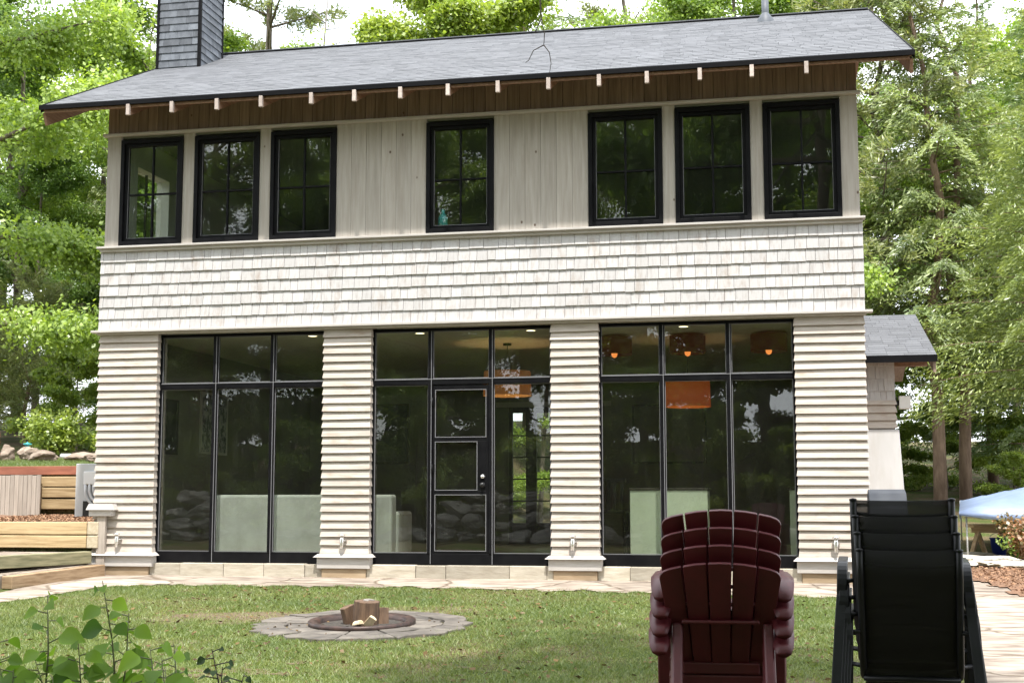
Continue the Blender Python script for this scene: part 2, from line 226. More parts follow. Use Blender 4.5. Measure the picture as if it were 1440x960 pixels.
def flag_mat():
    m, n, l, o = newmat('pale_flagstone_paving')
    b = n.new('ShaderNodeBsdfPrincipled'); b.inputs['Roughness'].default_value = .85; b.inputs['Specular IOR Level'].default_value = .2
    tc = n.new('ShaderNodeTexCoord'); w = n.new('ShaderNodeTexNoise'); w.inputs['Scale'].default_value = 2.2; w.inputs['Detail'].default_value = 5
    l.new(tc.outputs['Object'], w.inputs['Vector'])
    am = n.new('ShaderNodeVectorMath'); am.operation = 'MULTIPLY_ADD'; am.inputs[1].default_value = (.35, .35, 0); l.new(w.outputs['Color'], am.inputs[0]); l.new(tc.outputs['Object'], am.inputs[2])
    v = n.new('ShaderNodeTexVoronoi'); v.feature = 'DISTANCE_TO_EDGE'; v.inputs['Scale'].default_value = 1.0; l.new(am.outputs[0], v.inputs['Vector'])
    v2 = n.new('ShaderNodeTexVoronoi'); v2.inputs['Scale'].default_value = 1.0; l.new(am.outputs[0], v2.inputs['Vector'])
    lay = n.new('ShaderNodeTexNoise'); lay.inputs['Scale'].default_value = 1; lay.inputs['Detail'].default_value = 8; mp = n.new('ShaderNodeMapping'); mp.inputs['Scale'].default_value = (3, 9, 3); l.new(tc.outputs['Object'], mp.inputs[0]); l.new(mp.outputs[0], lay.inputs['Vector'])
    rp = n.new('ShaderNodeValToRGB'); e = rp.color_ramp.elements; e[0].color = (.13, .10, .08, 1); e[1].color = (.335, .285, .235, 1); e[0].position = .3; e[1].position = .6; l.new(lay.outputs[0], rp.inputs[0])
    hv = n.new('ShaderNodeHueSaturation'); sp = n.new('ShaderNodeSeparateColor'); l.new(v2.outputs['Color'], sp.inputs[0]); mr = n.new('ShaderNodeMapRange'); mr.inputs[3].default_value = .82; mr.inputs[4].default_value = 1.15; l.new(sp.outputs[0], mr.inputs[0]); l.new(mr.outputs[0], hv.inputs['Value']); l.new(rp.outputs[0], hv.inputs['Color'])
    cr = n.new('ShaderNodeMapRange'); cr.inputs[1].default_value = 0; cr.inputs[2].default_value = .025; l.new(v.outputs['Distance'], cr.inputs[0])
    mx = n.new('ShaderNodeMixRGB'); mx.inputs[1].default_value = (.13, .10, .07, 1); l.new(cr.outputs[0], mx.inputs[0]); l.new(hv.outputs[0], mx.inputs[2]); l.new(mx.outputs[0], b.inputs['Base Color'])
    ml = n.new('ShaderNodeMath'); ml.operation = 'MULTIPLY_ADD'; ml.inputs[1].default_value = .5; l.new(lay.outputs[0], ml.inputs[0]); l.new(cr.outputs[0], ml.inputs[2])
    bp = n.new('ShaderNodeBump'); bp.inputs['Strength'].default_value = .7; bp.inputs['Distance'].default_value = .03; l.new(ml.outputs[0], bp.inputs['Height']); l.new(bp.outputs[0], b.inputs['Normal'])
    l.new(b.outputs[0], o.inputs[0]); return m
M['paving'] = flag_mat()

# ------------------------------------------------------------------ object helpers
def wloc(o):
    v = Vector((0, 0, 0))
    while o is not None:
        v += o.location; o = o.parent
    return v
def tag(o, label=None, cat=None, group=None, kind=None):
    if label: o['label'] = label
    if cat: o['category'] = cat
    if group: o['group'] = group
    if kind: o['kind'] = kind
    return o
def thing(name, label, cat, loc=(0, 0, 0), group=None):
    o = bpy.data.objects.new(name, None); COL.objects.link(o); o.location = loc; o.empty_display_size = .2
    return tag(o, label, cat, group)
def link(name, me, mat, parent=None, bevel=0):
    o = bpy.data.objects.new(name, me); COL.objects.link(o)
    if mat is not None and not me.materials: me.materials.append(mat)
    if parent is not None: o.parent = parent
    if bevel:
        b = o.modifiers.new('bevel', 'BEVEL'); b.width = bevel; b.segments = 2; b.limit_method = 'ANGLE'; b.angle_limit = R(35)
    return o
def kids(o): return [c for c in bpy.data.objects if c.parent == o]
def dup(o, parent=None, **kw):
    c = o.copy(); COL.objects.link(c)
    if parent is not None: c.parent = parent
    for ch in kids(o):
        if ch is not c: dup(ch, c)
    for k, v in kw.items():
        if k in ('label', 'group', 'category'): c[k] = v
        else: setattr(c, k, v)
    return c
class MB:
    """collects shapes; build() links them as one mesh object with a random tint per shape"""
    def __init__(s): s.v = []; s.f = []; s.t = []; s.sm = []
    def add(s, vs, fs, t=None, smooth=False):
        n = len(s.v); s.v += [tuple(p) for p in vs]; t = random.random() if t is None else t
        for f in fs: s.f.append(tuple(i + n for i in f)); s.t.append(t); s.sm.append(smooth)
        return s
    def hexa(s, b, t, tint=None):        # bottom quad, top quad (ccw seen from above)
        return s.add(list(b) + list(t), [(3, 2, 1, 0), (4, 5, 6, 7), (0, 1, 5, 4), (1, 2, 6, 5), (2, 3, 7, 6), (3, 0, 4, 7)], tint)
    def box(s, x0, x1, y0, y1, z0, z1, tint=None):
        return s.hexa([(x0, y0, z0), (x1, y0, z0), (x1, y1, z0), (x0, y1, z0)], [(x0, y0, z1), (x1, y0, z1), (x1, y1, z1), (x0, y1, z1)], tint)
    def bar(s, a, b, w, h, up=(0, 0, 1), tint=None):     # rectangular bar from a to b
        a = Vector(a); b = Vector(b); d = (b - a).normalized(); up = Vector(up)
        sd = d.cross(up)
        if sd.length < 1e-4: sd = d.cross(Vector((1, 0, 0)))
        sd.normalize(); u = sd.cross(d).normalized(); q = lambda p: [p - sd * w / 2 - u * h / 2, p + sd * w / 2 - u * h / 2, p + sd * w / 2 + u * h / 2, p - sd * w / 2 + u * h / 2]
        return s.add(q(a) + q(b), [(0, 1, 2, 3), (7, 6, 5, 4), (0, 4, 5, 1), (1, 5, 6, 2), (2, 6, 7, 3), (3, 7, 4, 0)], tint)
    def tube(s, pts, rad, n=8, tint=None, cap=True, flat=1.0, ref=(0, 0, 1)):
        pts = [Vector(p) for p in pts]; rad = rad if hasattr(rad, '__len__') else [rad] * len(pts)
        vs = []; prev = None
        for i, p in enumerate(pts):
            d = (pts[min(i + 1, len(pts) - 1)] - pts[max(i - 1, 0)]).normalized()
            if prev is None:
                sd = d.cross(Vector(ref))
                if sd.length < 1e-3: sd = d.cross(Vector((1, 0, 0)))
            else: sd = prev - d * prev.dot(d)
            sd.normalize(); prev = sd; u = d.cross(sd)
            for k in range(n):
                a = 2 * math.pi * k / n; vs.append(p + sd * math.cos(a) * rad[i] + u * math.sin(a) * rad[i] * flat)
        fs = [(i * n + k, i * n + (k + 1) % n, (i + 1) * n + (k + 1) % n, (i + 1) * n + k) for i in range(len(pts) - 1) for k in range(n)]
        if cap: fs += [tuple(range(n - 1, -1, -1)), tuple((len(pts) - 1) * n + k for k in range(n))]
        return s.add(vs, fs, tint, True)
    def lathe(s, prof, c=(0, 0, 0), n=24, tint=None, smooth=True):
        vs = [(c[0] + r * math.cos(2 * math.pi * k / n), c[1] + r * math.sin(2 * math.pi * k / n), c[2] + z) for r, z in prof for k in range(n)]
        fs = [(i * n + k, i * n + (k + 1) % n, (i + 1) * n + (k + 1) % n, (i + 1) * n + k) for i in range(len(prof) - 1) for k in range(n)]
        return s.add(vs, fs, tint, smooth)
    def prism(s, poly, axis, a0, a1, tint=None):   # polygon in the plane across axis
        m = len(poly)
        P = {'x': lambda p, a: (a, p[0], p[1]), 'y': lambda p, a: (p[0], a, p[1]), 'z': lambda p, a: (p[0], p[1], a)}[axis]
        return s.add([P(p, a0) for p in poly] + [P(p, a1) for p in poly], [tuple(range(m - 1, -1, -1)), tuple(range(m, 2 * m))] + [(i, (i + 1) % m, m + (i + 1) % m, m + i) for i in range(m)], tint)
    def build(s, name, mat, parent=None, bevel=0):
        off = wloc(parent) if parent is not None else Vector((0, 0, 0))
        me = bpy.data.meshes.new(name); me.from_pydata([(p[0] - off.x, p[1] - off.y, p[2] - off.z) for p in s.v], [], s.f)
        at = me.attributes.new('tint', 'FLOAT', 'FACE'); at.data.foreach_set('value', s.t)
        me.polygons.foreach_set('use_smooth', s.sm); me.update()
        bm = bmesh.new(); bm.from_mesh(me); bmesh.ops.recalc_face_normals(bm, faces=bm.faces); bm.to_mesh(me); bm.free()
        return link(name, me, mat, parent, bevel)
def quadmesh(name, V, tint, mat, nv=4):
    """V: (N,nv,3) separate polygons"""
    N = V.shape[0]; me = bpy.data.meshes.new(name)
    me.vertices.add(N * nv); me.vertices.foreach_set('co', V.reshape(-1).astype(np.float32))
    me.loops.add(N * nv); me.loops.foreach_set('vertex_index', np.arange(N * nv, dtype=np.int32))
    me.polygons.add(N); me.polygons.foreach_set('loop_start', np.arange(0, N * nv, nv, dtype=np.int32))
    at = me.attributes.new('tint', 'FLOAT', 'FACE'); at.data.foreach_set('value', tint.astype(np.float32))
    me.update(calc_edges=True); me.materials.append(mat); return me
def norm(a): return a / np.maximum(np.linalg.norm(a, axis=-1, keepdims=True), 1e-9)
def leaves(C, D, Nn, L, W):
    """diamond leaves: centre, direction, normal, length, width"""
    D = norm(D); S = norm(np.cross(D, Nn)); L = np.asarray(L)[..., None] if np.ndim(L) else L; W = np.asarray(W)[..., None] if np.ndim(W) else W
    return np.stack([C - D * L / 2, C + S * W / 2 + D * L * .08, C + D * L / 2, C - S * W / 2 + D * L * .08], axis=1)

# ------------------------------------------------------------------ ground
def smooth(t): t = np.clip(t, 0, 1); return t * t * (3 - 2 * t)
def H(x, y):
    x = np.asarray(x, float); y = np.asarray(y, float)
    front = np.where(y > -6.5, -.18 + .042 * np.minimum(y + .3, 0), -.44 - .02 * smooth((-6.5 - y) / 2))
    front = front + 3.2 * smooth((-24.5 - y) / 15) + .03 * np.maximum(-30 - y, 0)
    left = np.where(y < 3, .46 + .02 * y, 1.2 + .05 * (y - 3)) + .05 * np.maximum(y - 12, 0) + .02 * np.maximum(-3 - x, 0)
    right = -.18 + .075 * np.maximum(y - 7, 0)
    mid = -.1 + .10 * np.maximum(y - 12, 0)
    t = smooth((x + .05) / 3.0); back = left * (1 - t) + mid * t
    t2 = smooth((x - 7.5) / 2.5); back = back * (1 - t2) + right * t2
    inside = (x > -.05) & (x < 9.5) & (y < 7.62)
    b = np.where(inside, -.3, np.where(y < 7.62, np.where(x <= -.05, left, right), back))
    far = np.minimum(b, 3.2 + .01 * y)
    return np.where(y <= 0, front, far)
xs = np.unique(np.concatenate([[-300, -200, -140, -100, -70, -50], np.arange(-40, -10, 2.5), np.arange(-10, 18, .4), [-.06, -.04, 9.49, 9.51], np.arange(18, 40, 2.5), [50, 70, 100, 140, 200, 300]]))
ys = np.unique(np.concatenate([[-300, -200, -120, -80, -60], np.arange(-50, -12, 2), np.arange(-12, 12, .4), [-.01, .01, 7.61, 7.63, 2.99, 3.01], np.arange(12, 50, 2), [60, 80, 110, 150, 200, 300]]))
X, Y = np.meshgrid(xs, ys, indexing='ij'); Z = H(X, Y)
nx, ny = X.shape
idx = np.arange(nx * ny).reshape(nx, ny)
gm = bpy.data.meshes.new('ground'); gm.from_pydata(np.stack([X, Y, Z], -1).reshape(-1, 3).tolist(), [], np.stack([idx[:-1, :-1], idx[1:, :-1], idx[1:, 1:], idx[:-1, 1:]], -1).reshape(-1, 4).tolist())
tag(link('ground', gm, M['ground']), kind='structure')

LX = np.array([.3, .7, .85, 1.2, 2.1, 5, 7, 8.5, 9.2]); LY = np.array([-3.6, -2.5, -1.6, -1.2, -1.15, -1.12, -1.33, -1.4, -1.6])
def lawn_mask(x, y, soft=0.0):
    w = .06 * np.sin(x * 9.1) + .05 * np.sin(x * 23 + y * 11)
    return (y < np.interp(x, LX, LY) + w + soft) & (x > .3) & (x < np.interp(-y, [1.2, 6, 9], [9.25, 9.72, 9.95]) + w)
def sheet(name, mask, x0, x1, y0, y1, st, lift, mat, rough=0.0):
    gx = np.arange(x0, x1 + st / 2, st); gy = np.arange(y0, y1 + st / 2, st)
    A, B = np.meshgrid(gx, gy, indexing='ij'); Zz = H(A, np.minimum(B, -.02) if y1 <= 0 else B) + lift + rough * (np.sin(A * 5.1 + B * 2.2) * np.sin(B * 6.3 - A))
    ii = np.arange(A.size).reshape(A.shape); F = np.stack([ii[:-1, :-1], ii[1:, :-1], ii[1:, 1:], ii[:-1, 1:]], -1).reshape(-1, 4)
    cx = (A[:-1, :-1] + st / 2).ravel(); cy = (B[:-1, :-1] + st / 2).ravel(); F = F[mask(cx, cy)]
    used, inv = np.unique(F, return_inverse=True); P = np.stack([A, B, Zz], -1).reshape(-1, 3)[used]
    me = bpy.data.meshes.new(name); me.from_pydata(P.tolist(), [], inv.reshape(-1, 4).tolist())
    return tag(link(name, me, mat), kind='structure')
def mulch_edge(y): return np.interp(y, [-4, -2.2, 0, 1.6, 3], [11.6, 10.95, 10.75, 10.5, 10.5])
sheet('paving', lambda x, y: ~lawn_mask(x, y) & (x < mulch_edge(y) + .05 * np.sin(y * 8)), .0, 12, -9.6, -.02, .06, .012, M['paving'], .006)
sheet('side_path', lambda x, y: (x > 9.5) & (x < mulch_edge(y) + .05 * np.sin(y * 8)), 9.5, 11.5, 0.0, 3.0, .06, .012, M['paving'], .006)
sheet('mulch_bed', lambda x, y: (x >= mulch_edge(y) + .05 * np.sin(y * 8)) & (y > -4), 10.3, 14, -4, 3.6, .08, .02, M['mulch_bed'], .012)
sheet('terrace_mulch', lambda x, y: (x < -.1), -4.2, -.1, .04, 2.94, .08, .02, M['mulch_bed'], .01)
def chips(name, n, x0, x1, y0, y1, mask, lift, s=(.02, .055)):
    x = rng.uniform(x0, x1, n); y = rng.uniform(y0, y1, n); k = mask(x, y); x, y = x[k], y[k]; n = len(x)
    C = np.stack([x, y, H(x, y) + lift + rng.uniform(0, .02, n)], -1); D = rng.normal(size=(n, 3)) * (1, 1, .3); Nn = rng.normal(size=(n, 3)) * .5 + (0, 0, 1)
    L = rng.uniform(*s, n); o = bpy.data.objects.new(name, quadmesh(name, leaves(C, D, Nn, L, L * .45), rng.uniform(0, 1, n), M['mulch'])); COL.objects.link(o); return tag(o, kind='stuff')
chips('bark_chips', 9000, 10.3, 13, -4, 3.5, lambda x, y: x > mulch_edge(y) + .05, .03)
chips('terrace_bark_chips', 5000, -2.2, -.1, .1, 2.4, lambda x, y: y < 2.4, .03)

def dryness(x, y):
    return np.exp(-(((x - 3.45) / .95) ** 2 + ((y + 3.75) / .42) ** 2)) + .7 * np.exp(-(((x - 5.3) / .8) ** 2 + ((y + 3.05) / .3) ** 2)) + .85 * np.exp(-(((x - 8.6) / 1.2) ** 2 + ((y + 6.9) / .5) ** 2)) + .6 * np.exp(-(((x - 6.6) / .7) ** 2 + ((y + 2.0) / .3) ** 2)) + .5 * np.exp(-(((x - 3.9) / 1.6) ** 2 + ((y + 6.6) / .4) ** 2))
# grass blades
PIT = (4.85, -4.2)
def vnoise(x, y, s, seed):
    r = np.random.default_rng(seed); g = r.uniform(0, 1, (64, 64)); u = (x * s) % 63; v = (y * s) % 63; i = u.astype(int); j = v.astype(int); fu = smooth(u - i); fv = smooth(v - j)
    return (g[i, j] * (1 - fu) + g[i + 1, j] * fu) * (1 - fv) + (g[i, j + 1] * (1 - fu) + g[i + 1, j + 1] * fu) * fv
sheet('worn_soil', lambda x, y: lawn_mask(x, y, -.1) & (dryness(x, y) + .8 * vnoise(x, y, 3.0, 8) + .6 * vnoise(x, y, 9.0, 9) > 1.12), 1, 9.8, -8, -1.2, .035, .004, M['soil'])
def grass(name, n, x0, x1, y0, y1, mask, h=(.014, .034), dens=True):
    x = rng.uniform(x0, x1, n); y = rng.uniform(y0, y1, n); k = mask(x, y); x, y = x[k], y[k]
    p = .55 * vnoise(x, y, 1.1, 3) + .45 * vnoise(x, y, 4.0, 4)
    dry = dryness(x, y)
    k = rng.uniform(0, 1, len(x)) < np.clip(1.42 - p * 1.45 - dry * .6, .14, 1); x, y, p, dry = x[k], y[k], p[k], dry[k]; n = len(x)
    z = H(x, y); hh = rng.uniform(*h, n) * (1.15 - .45 * p); a = rng.uniform(0, 2 * np.pi, n); w = rng.uniform(.0018, .004, n)
    lean = rng.normal(0, .8, (n, 2)) * hh[:, None]
    B = np.stack([x, y, z], -1); S = np.stack([np.cos(a) * w, np.sin(a) * w, 0 * a], -1); T = B + np.stack([lean[:, 0], lean[:, 1], hh], -1)
    V = np.stack([B - S, B + S, T], 1); t = np.clip(rng.normal(.40, .3, n) + .35 * dry + .55 * (p - .5), 0, 1)
    o = bpy.data.objects.new(name, quadmesh(name, V, t, M['grass_blade'], 3)); COL.objects.link(o); return tag(o, kind='stuff')
grass('grass', 620000, .3, 9.9, -8.0, -1.0, lambda x, y: lawn_mask(x, y, .03 + .09 * np.maximum(0, np.sin(x * 17 + 3 * np.sin(x * 5)))) & (((x - PIT[0]) ** 2 + (y - PIT[1]) ** 2) > (.90 + .05 * np.sin(7 * np.arctan2(y - PIT[1], x - PIT[0])) + rng.normal(0, .03, len(x))) ** 2))
grass('tall_grass_tufts', 90000, .3, 9.9, -8.0, -1.0, lambda x, y: lawn_mask(x, y, .02) & (((x - PIT[0]) ** 2 + (y - PIT[1]) ** 2) > .92 ** 2) & (vnoise(x, y, 6.3, 21) + .5 * vnoise(x, y, 1.3, 22) > 1.02), (.03, .075))
grass('hillside_grass', 60000, -8, -1.6, 3.1, 10, lambda x, y: x < -1.6, (.03, .08))
n = 1500; x = rng.uniform(2, 9.5, n); y = rng.uniform(-7.4, -1.3, n); k = lawn_mask(x, y); x, y = x[k], y[k]; n = len(x)
o = bpy.data.objects.new('leaf_litter', quadmesh('leaf_litter', leaves(np.stack([x, y, H(x, y) + .022], -1), rng.normal(size=(n, 3)) * (1, 1, .3), rng.normal(size=(n, 3)) * .4 + (0, 0, 1), rng.uniform(.02, .07, n), rng.uniform(.012, .04, n)), rng.uniform(0, 1, n), M['dry_leaf'])); COL.objects.link(o); tag(o, kind='stuff')

# ------------------------------------------------------------------ the house
house = thing('house', 'two-storey whitewashed house with black windows and a grey shingle roof', 'house')
XL, XR, YB = -.05, 9.48, 7.6
fx = lambda x, y: CX + (x - CX) * (y - CY) / (-CY)
WINX = [(.15, 1.02), (1.18, 2.07), (2.22, 3.10), (4.27, 5.13), (6.30, 7.20), (7.35, 8.24), (8.39, 9.28)]
WZ0, WZ1 = 4.035, 5.43
PIL = [(-.05, .745), (2.98, 3.58), (5.84, 6.40), (8.70, 9.48)]
PITCH = .474; EY, EZ, RY = -.65, 5.75, 3.8; RZ = EZ + PITCH * (RY - EY)
# shell
b = MB()
for x0, x1 in PIL: b.box(x0 + .02, x1 - .02, .0, .30, -.17, 2.93, .5)
b.box(XL, XR, .012, .2, 2.93, WZ0 - .04, .5)
b.build('front_wall_core', M['whitewash_lap'], house)
b = MB()
for a, c in zip([XL] + [w[1] for w in WINX], [w[0] for w in WINX] + [XR]): b.box(a, c, .03, .2, WZ0 - .04, WZ1 + .03, .5)
b.box(XL, XR, .03, .2, WZ1 + .03, 5.97, .5); b.box(XL, XR, .03, .2, WZ0 - .045, WZ0 - .005, .5)
b.build('upper_wall_core', M['interior_wall'], house)
for a, c in zip([XL] + [w[1] for w in WINX], [w[0] for w in WINX] + [XR]):
    n = max(1, round((c - a) / .19)); st = (c - a) / n; b = MB()
    for i in range(n): b.box(a + i * st + .0009, a + (i + 1) * st - .0009, random.uniform(-.0015, .0015), .03, WZ0 - .03, WZ1 + .05)
    b.build('board_siding', M['whitewash_board'], house, .0012)
b = MB(); x = XL
while x < XR - .01:
    w = min(random.choice([.13, .14, .15]), XR - x); b.box(x + .002, x + w - .002, random.uniform(-.002, .001), .029, 5.51, 5.96); x += w
b.build('eave_board_siding', M['brown_board'], house, .003)
MB().box(XL - .04, XR + .04, -.065, .01, 5.478, 5.512).build('head_trim', M['white_trim'], house, .004)
MB().box(XL - .05, XR + .05, -.115, .03, 3.985, 4.012).box(XL - .02, XR + .02, -.075, .01, 3.945, 3.985).build('sill_trim', M['white_trim'], house, .004)
# shingle band
b = MB(); nc = 7; zb, zt = 2.925, 3.96; ex = (zt - zb) / nc
for k in range(nc):
    z0 = zb + k * ex; x = XL - .02 - random.uniform(0, .1)
    while x < XR + .02:
        w = random.choice([.10, .12, .13, .14, .16, .18]) + random.uniform(-.012, .012); x0, x1 = max(x, XL - .02), min(x + w - .0032, XR + .02); x += w
        if x1 - x0 < .03: continue
        j = random.uniform(-.004, .004); zz = z0 + random.uniform(-.004, .003)
        b.hexa([(x0, -.054 + j * .6, zz), (x1, -.054 + j * .6, zz), (x1, -.030, zz), (x0, -.030, zz)], [(x0, -.034 + j * .3, z0 + ex + .02), (x1, -.034 + j * .3, z0 + ex + .02), (x1, .011, z0 + ex + .02), (x0, .011, z0 + ex + .02)])
b.build('shingle_band', M['whitewash_shingle'], house, .0025)
MB().box(XL - .09, XR + .10, -.115, .012, 2.893, 2.922).box(XL - .03, XR + .03, -.06, .012, 2.868, 2.893).build('band_moulding', M['white_trim'], house, .004)
# pillars
for i, (x0, x1) in enumerate(PIL):
    p = MB(); n = 27; z0 = .115; e = (2.868 - z0) / n
    for k in range(n):
        z = z0 + k * e; g = .014 + random.uniform(-.003, .003); dz0, dz1 = random.uniform(-.004, .004), random.uniform(-.004, .004)
        p.hexa([(x0 - g, -.040, z + dz0), (x1 + g, -.040, z + dz1), (x1 + g, .068, z), (x0 - g, .068, z)], [(x0 - .001, -.012, z + e - .001), (x1 + .001, -.012, z + e - .001), (x1 + .001, .068, z + e - .001), (x0 - .001, .068, z + e - .001)])
    po = p.build('pillar', M['whitewash_lap'], house, .0025)
    MB().hexa([(x0 - .075, -.115, .075), (x1 + .075, -.115, .075), (x1 + .075, .06, .075), (x0 - .075, .06, .075)], [(x0 - .03, -.06, .114), (x1 + .03, -.06, .114), (x1 + .03, .06, .114), (x0 - .03, .06, .114)]).build('base_cap', M['white_trim'], po, .004)
    MB().box(x0 - .035, x1 + .035, -.075, .06, -.06, .0745).build('plinth', M['white_trim'], po, .005)
    MB().box(x0 + .02, x1 - .02, -.05, .06, -.20, -.0605).build('base_block', M['base_wood'], po, .006)
for a, c in ((.745, 2.98), (3.58, 5.84), (6.40, 8.70)):
    b = MB(); x = a - .02
    while x < c + .02:
        w = min(random.uniform(.35, .8), c + .02 - x); b.box(x + .003, x + w - .003, -.03 + random.uniform(-.018, .010), .2, -.2, -.012 + random.uniform(-.006, .003)); x += w
    b.build('stone_sill', M['stone_sill'], house, .006)
# hose bibs on the pillars
for x in (.31, 3.27, 6.10, 9.10):
    h = MB(); z = .28
    h.tube([(x, -.02, z), (x, -.10, z)], .016, 8); h.tube([(x, -.095, z + .05), (x, -.095, z), (x, -.10, z - .03), (x, -.125, z - .10)], [.02, .03, .024, .018], 8)
    h.lathe([(0, .012), (.035, .012), (.042, 0), (.035, -.008), (0, -.008)], (x, -.10, z + .06), 10); h.lathe([(.0, 0), (.045, 0), (.045, .012), (0, .012)], (x, -.045, z - .01), 10)
    h.build('hose_bib', M['chrome'], house)
# upper windows
for i, (x0, x1) in enumerate(WINX):
    f = MB(); z0, z1 = WZ0, WZ1; w = .045
    for ya, yb, ins, ww in ((-.018, .10, 0, .05), (.012, .085, .05, .042)):
        a, c, d, e = x0 + ins, x1 - ins, z0 + ins, z1 - ins
        f.box(a, a + ww, ya, yb, d, e, .5); f.box(c - ww, c, ya, yb, d, e, .5); f.box(a + ww, c - ww, ya, yb, e - ww, e, .5); f.box(a + ww, c - ww, ya, yb, d, d + ww, .5)
    xm, zm = (x0 + x1) / 2, (z0 + z1) / 2 - .03
    f.box(xm - .011, xm + .011, .028, .07, z0 + .09, z1 - .09, .5); f.box(x0 + .09, xm - .012, .029, .069, zm - .011, zm + .011, .5); f.box(xm + .012, x1 - .09, .029, .069, zm - .011, zm + .011, .5)
    fo = f.build('window', M['black_metal'], house, .003)
    g = MB()
    for q in (x0 + .0925, x1 - .0985): g.box(q, q + .006, .026, .034, z0 + .093, z1 - .093)
    g.box(x0 + .099, x1 - .099, .026, .034, z0 + .0925, z0 + .099)
    g.build('glazing_bead', M['bead'], fo)
    MB().box(x0 + .0905, x1 - .0905, .046, .052, z0 + .0905, z1 - .0905).build('pane', M['glass'], fo)
# lower window walls
YF, YK, YG = .075, .15, .112
def grid(name, x0, x1, muls, parent, z0=-.01, zt=2.865):
    f = MB(); m = .029
    f.box(x0, x1, YF, YK, z0, .125, .5); f.box(x0, x1, YF, YK, zt - .035, zt, .5)
    xsn = [x0 - .005] + muls + [x1 + .005]
    for q in (x0 + .014, x1 - .014): f.box(q - .014, q + .014, YF + .003, YK - .002, .125, zt - .035, .5)
    for q in muls: f.box(q - m, q + m, YF - .01, YK - .003, .125, zt - .035, .5)
    for a, c in zip(xsn[:-1], xsn[1:]):
        a2 = a + (m if a in muls else .033); c2 = c - (m if c in muls else .033); f.box(a2, c2, YF - .006, YK - .001, 2.165, 2.235, .5)
    return f, list(zip(xsn[:-1], xsn[1:])), m, zt
def beads(g, a, c, d, e, y):
    t = .007; g.box(a, a + t, y, y + .008, d, e); g.box(c - t, c, y, y + .008, d, e); g.box(a + t, c - t, y, y + .008, d, d + t); g.box(a + t, c - t, y, y + .008, e - t, e)
BAYS = [(.745, 2.98, [1.535, 2.30]), (3.58, 5.84, [4.34, 5.10]), (6.40, 8.70, [7.16, 7.94])]
for bi, (x0, x1, mu) in enumerate(BAYS):
    mu = [fx(q, YF) for q in mu]
    f, cells, m, zt = grid('window_wall', x0, x1, mu, house)
    fo = f.build('window_wall', M['black_metal'], house, .004)
    g = MB()
    for ci, (a, c) in enumerate(cells):
        a2 = a + (m if a in mu else .033); c2 = c - (m if c in mu else .033)
        MB().box(a2 + .001, c2 - .001, YG, YG + .006, 2.236, zt - .036).build('pane', M['glass'], fo); beads(g, a2 + .002, c2 - .002, 2.24, zt - .04, YF + .02)
        if bi == 1 and ci == 1: continue
        MB().box(a2 + .001, c2 - .001, YG, YG + .006, .126, 2.164).build('pane', M['glass'], fo); beads(g, a2 + .002, c2 - .002, .129, 2.161, YF + .02)
    for q in mu: g.box(q + .012, q + .019, YF - .0135, YF - .0105, .0, zt - .04)  # pale strip drawn in for the highlight line down each mullion
    g.box(x0 + .03, x1 - .03, YF - .012, YF - .0065, 2.228, 2.236)  # pale strip drawn in for the sunlit top edge of the transom
    g.build('glazing_bead', M['bead'], fo)
    if bi == 1:
        a, c = mu[0] + m + .004, mu[1] - m - .004; d = MB(); s = .026
        d.box(a, a + s, YF + .002, YK, .128, 2.158, .5); d.box(c - s, c, YF + .002, YK, .128, 2.158, .5)
        zs = [.128, .86, 1.495, 2.158]
        d.box(a + s, c - s, YF + .004, YK - .002, .128, .15, .5); d.box(a + s, c - s, YF + .004, YK - .002, 2.105, 2.158, .5)
        for z in (.855, 1.495): d.box(a + s, c - s, YF + .004, YK - .002, z - .022, z + .022, .5)
        d.box(c - s - .11, c - s, YF + .005, YK - .003, .877, 1.473, .5)
        do = d.build('door', M['black_metal'], house, .004); gb = MB()
        for (p0, p1, q0, q1) in ((a + s, c - s, .15, .833), (a + s, c - s - .11, .877, 1.473), (a + s, c - s, 1.517, 2.105)):
            MB().box(p0 + .001, p1 - .001, YG, YG + .006, q0 + .001, q1 - .001).build('pane', M['glass'], do); beads(gb, p0 + .003, p1 - .003, q0 + .003, q1 - .003, YF + .0)
        gb.build('glazing_bead', M['bead'], do)
        kx = c - .07
        k = MB()
        prof = [(0, .065), (.022, .062), (.028, .05), (.024, .036), (.011, .03), (.011, .012), (.03, .010), (.03, 0), (0, 0)]
        k.add([(kx + r * math.cos(2 * math.pi * j / 14), YF - z + .0, .945 + r * math.sin(2 * math.pi * j / 14)) for r, z in prof for j in range(14)], [(i * 14 + j, i * 14 + (j + 1) % 14, (i + 1) * 14 + (j + 1) % 14, (i + 1) * 14 + j) for i in range(len(prof) - 1) for j in range(14)], .5, True)
        k.build('door_knob', M['black_plastic'], do)
        prof = [(0, .03), (.02, .028), (.026, .016), (.028, 0)]
        k = MB().add([(kx + r * math.cos(2 * math.pi * j / 14), YF - z, 1.045 + r * math.sin(2 * math.pi * j / 14)) for r, z in prof for j in range(14)], [(i * 14 + j, i * 14 + (j + 1) % 14, (i + 1) * 14 + (j + 1) % 14, (i + 1) * 14 + j) for i in range(len(prof) - 1) for j in range(14)], .5, True)
        k.build('deadbolt', M['chrome'], do)
        for z in (.42, 1.14, 1.95): MB().tube([(a - .004, YF - .012, z - .055), (a - .004, YF - .012, z + .055)], .011, 8).box(a - .0, a + .03, YF - .004, YF + .0015, z - .05, z + .05).build('hinge', M['black_metal'], do)
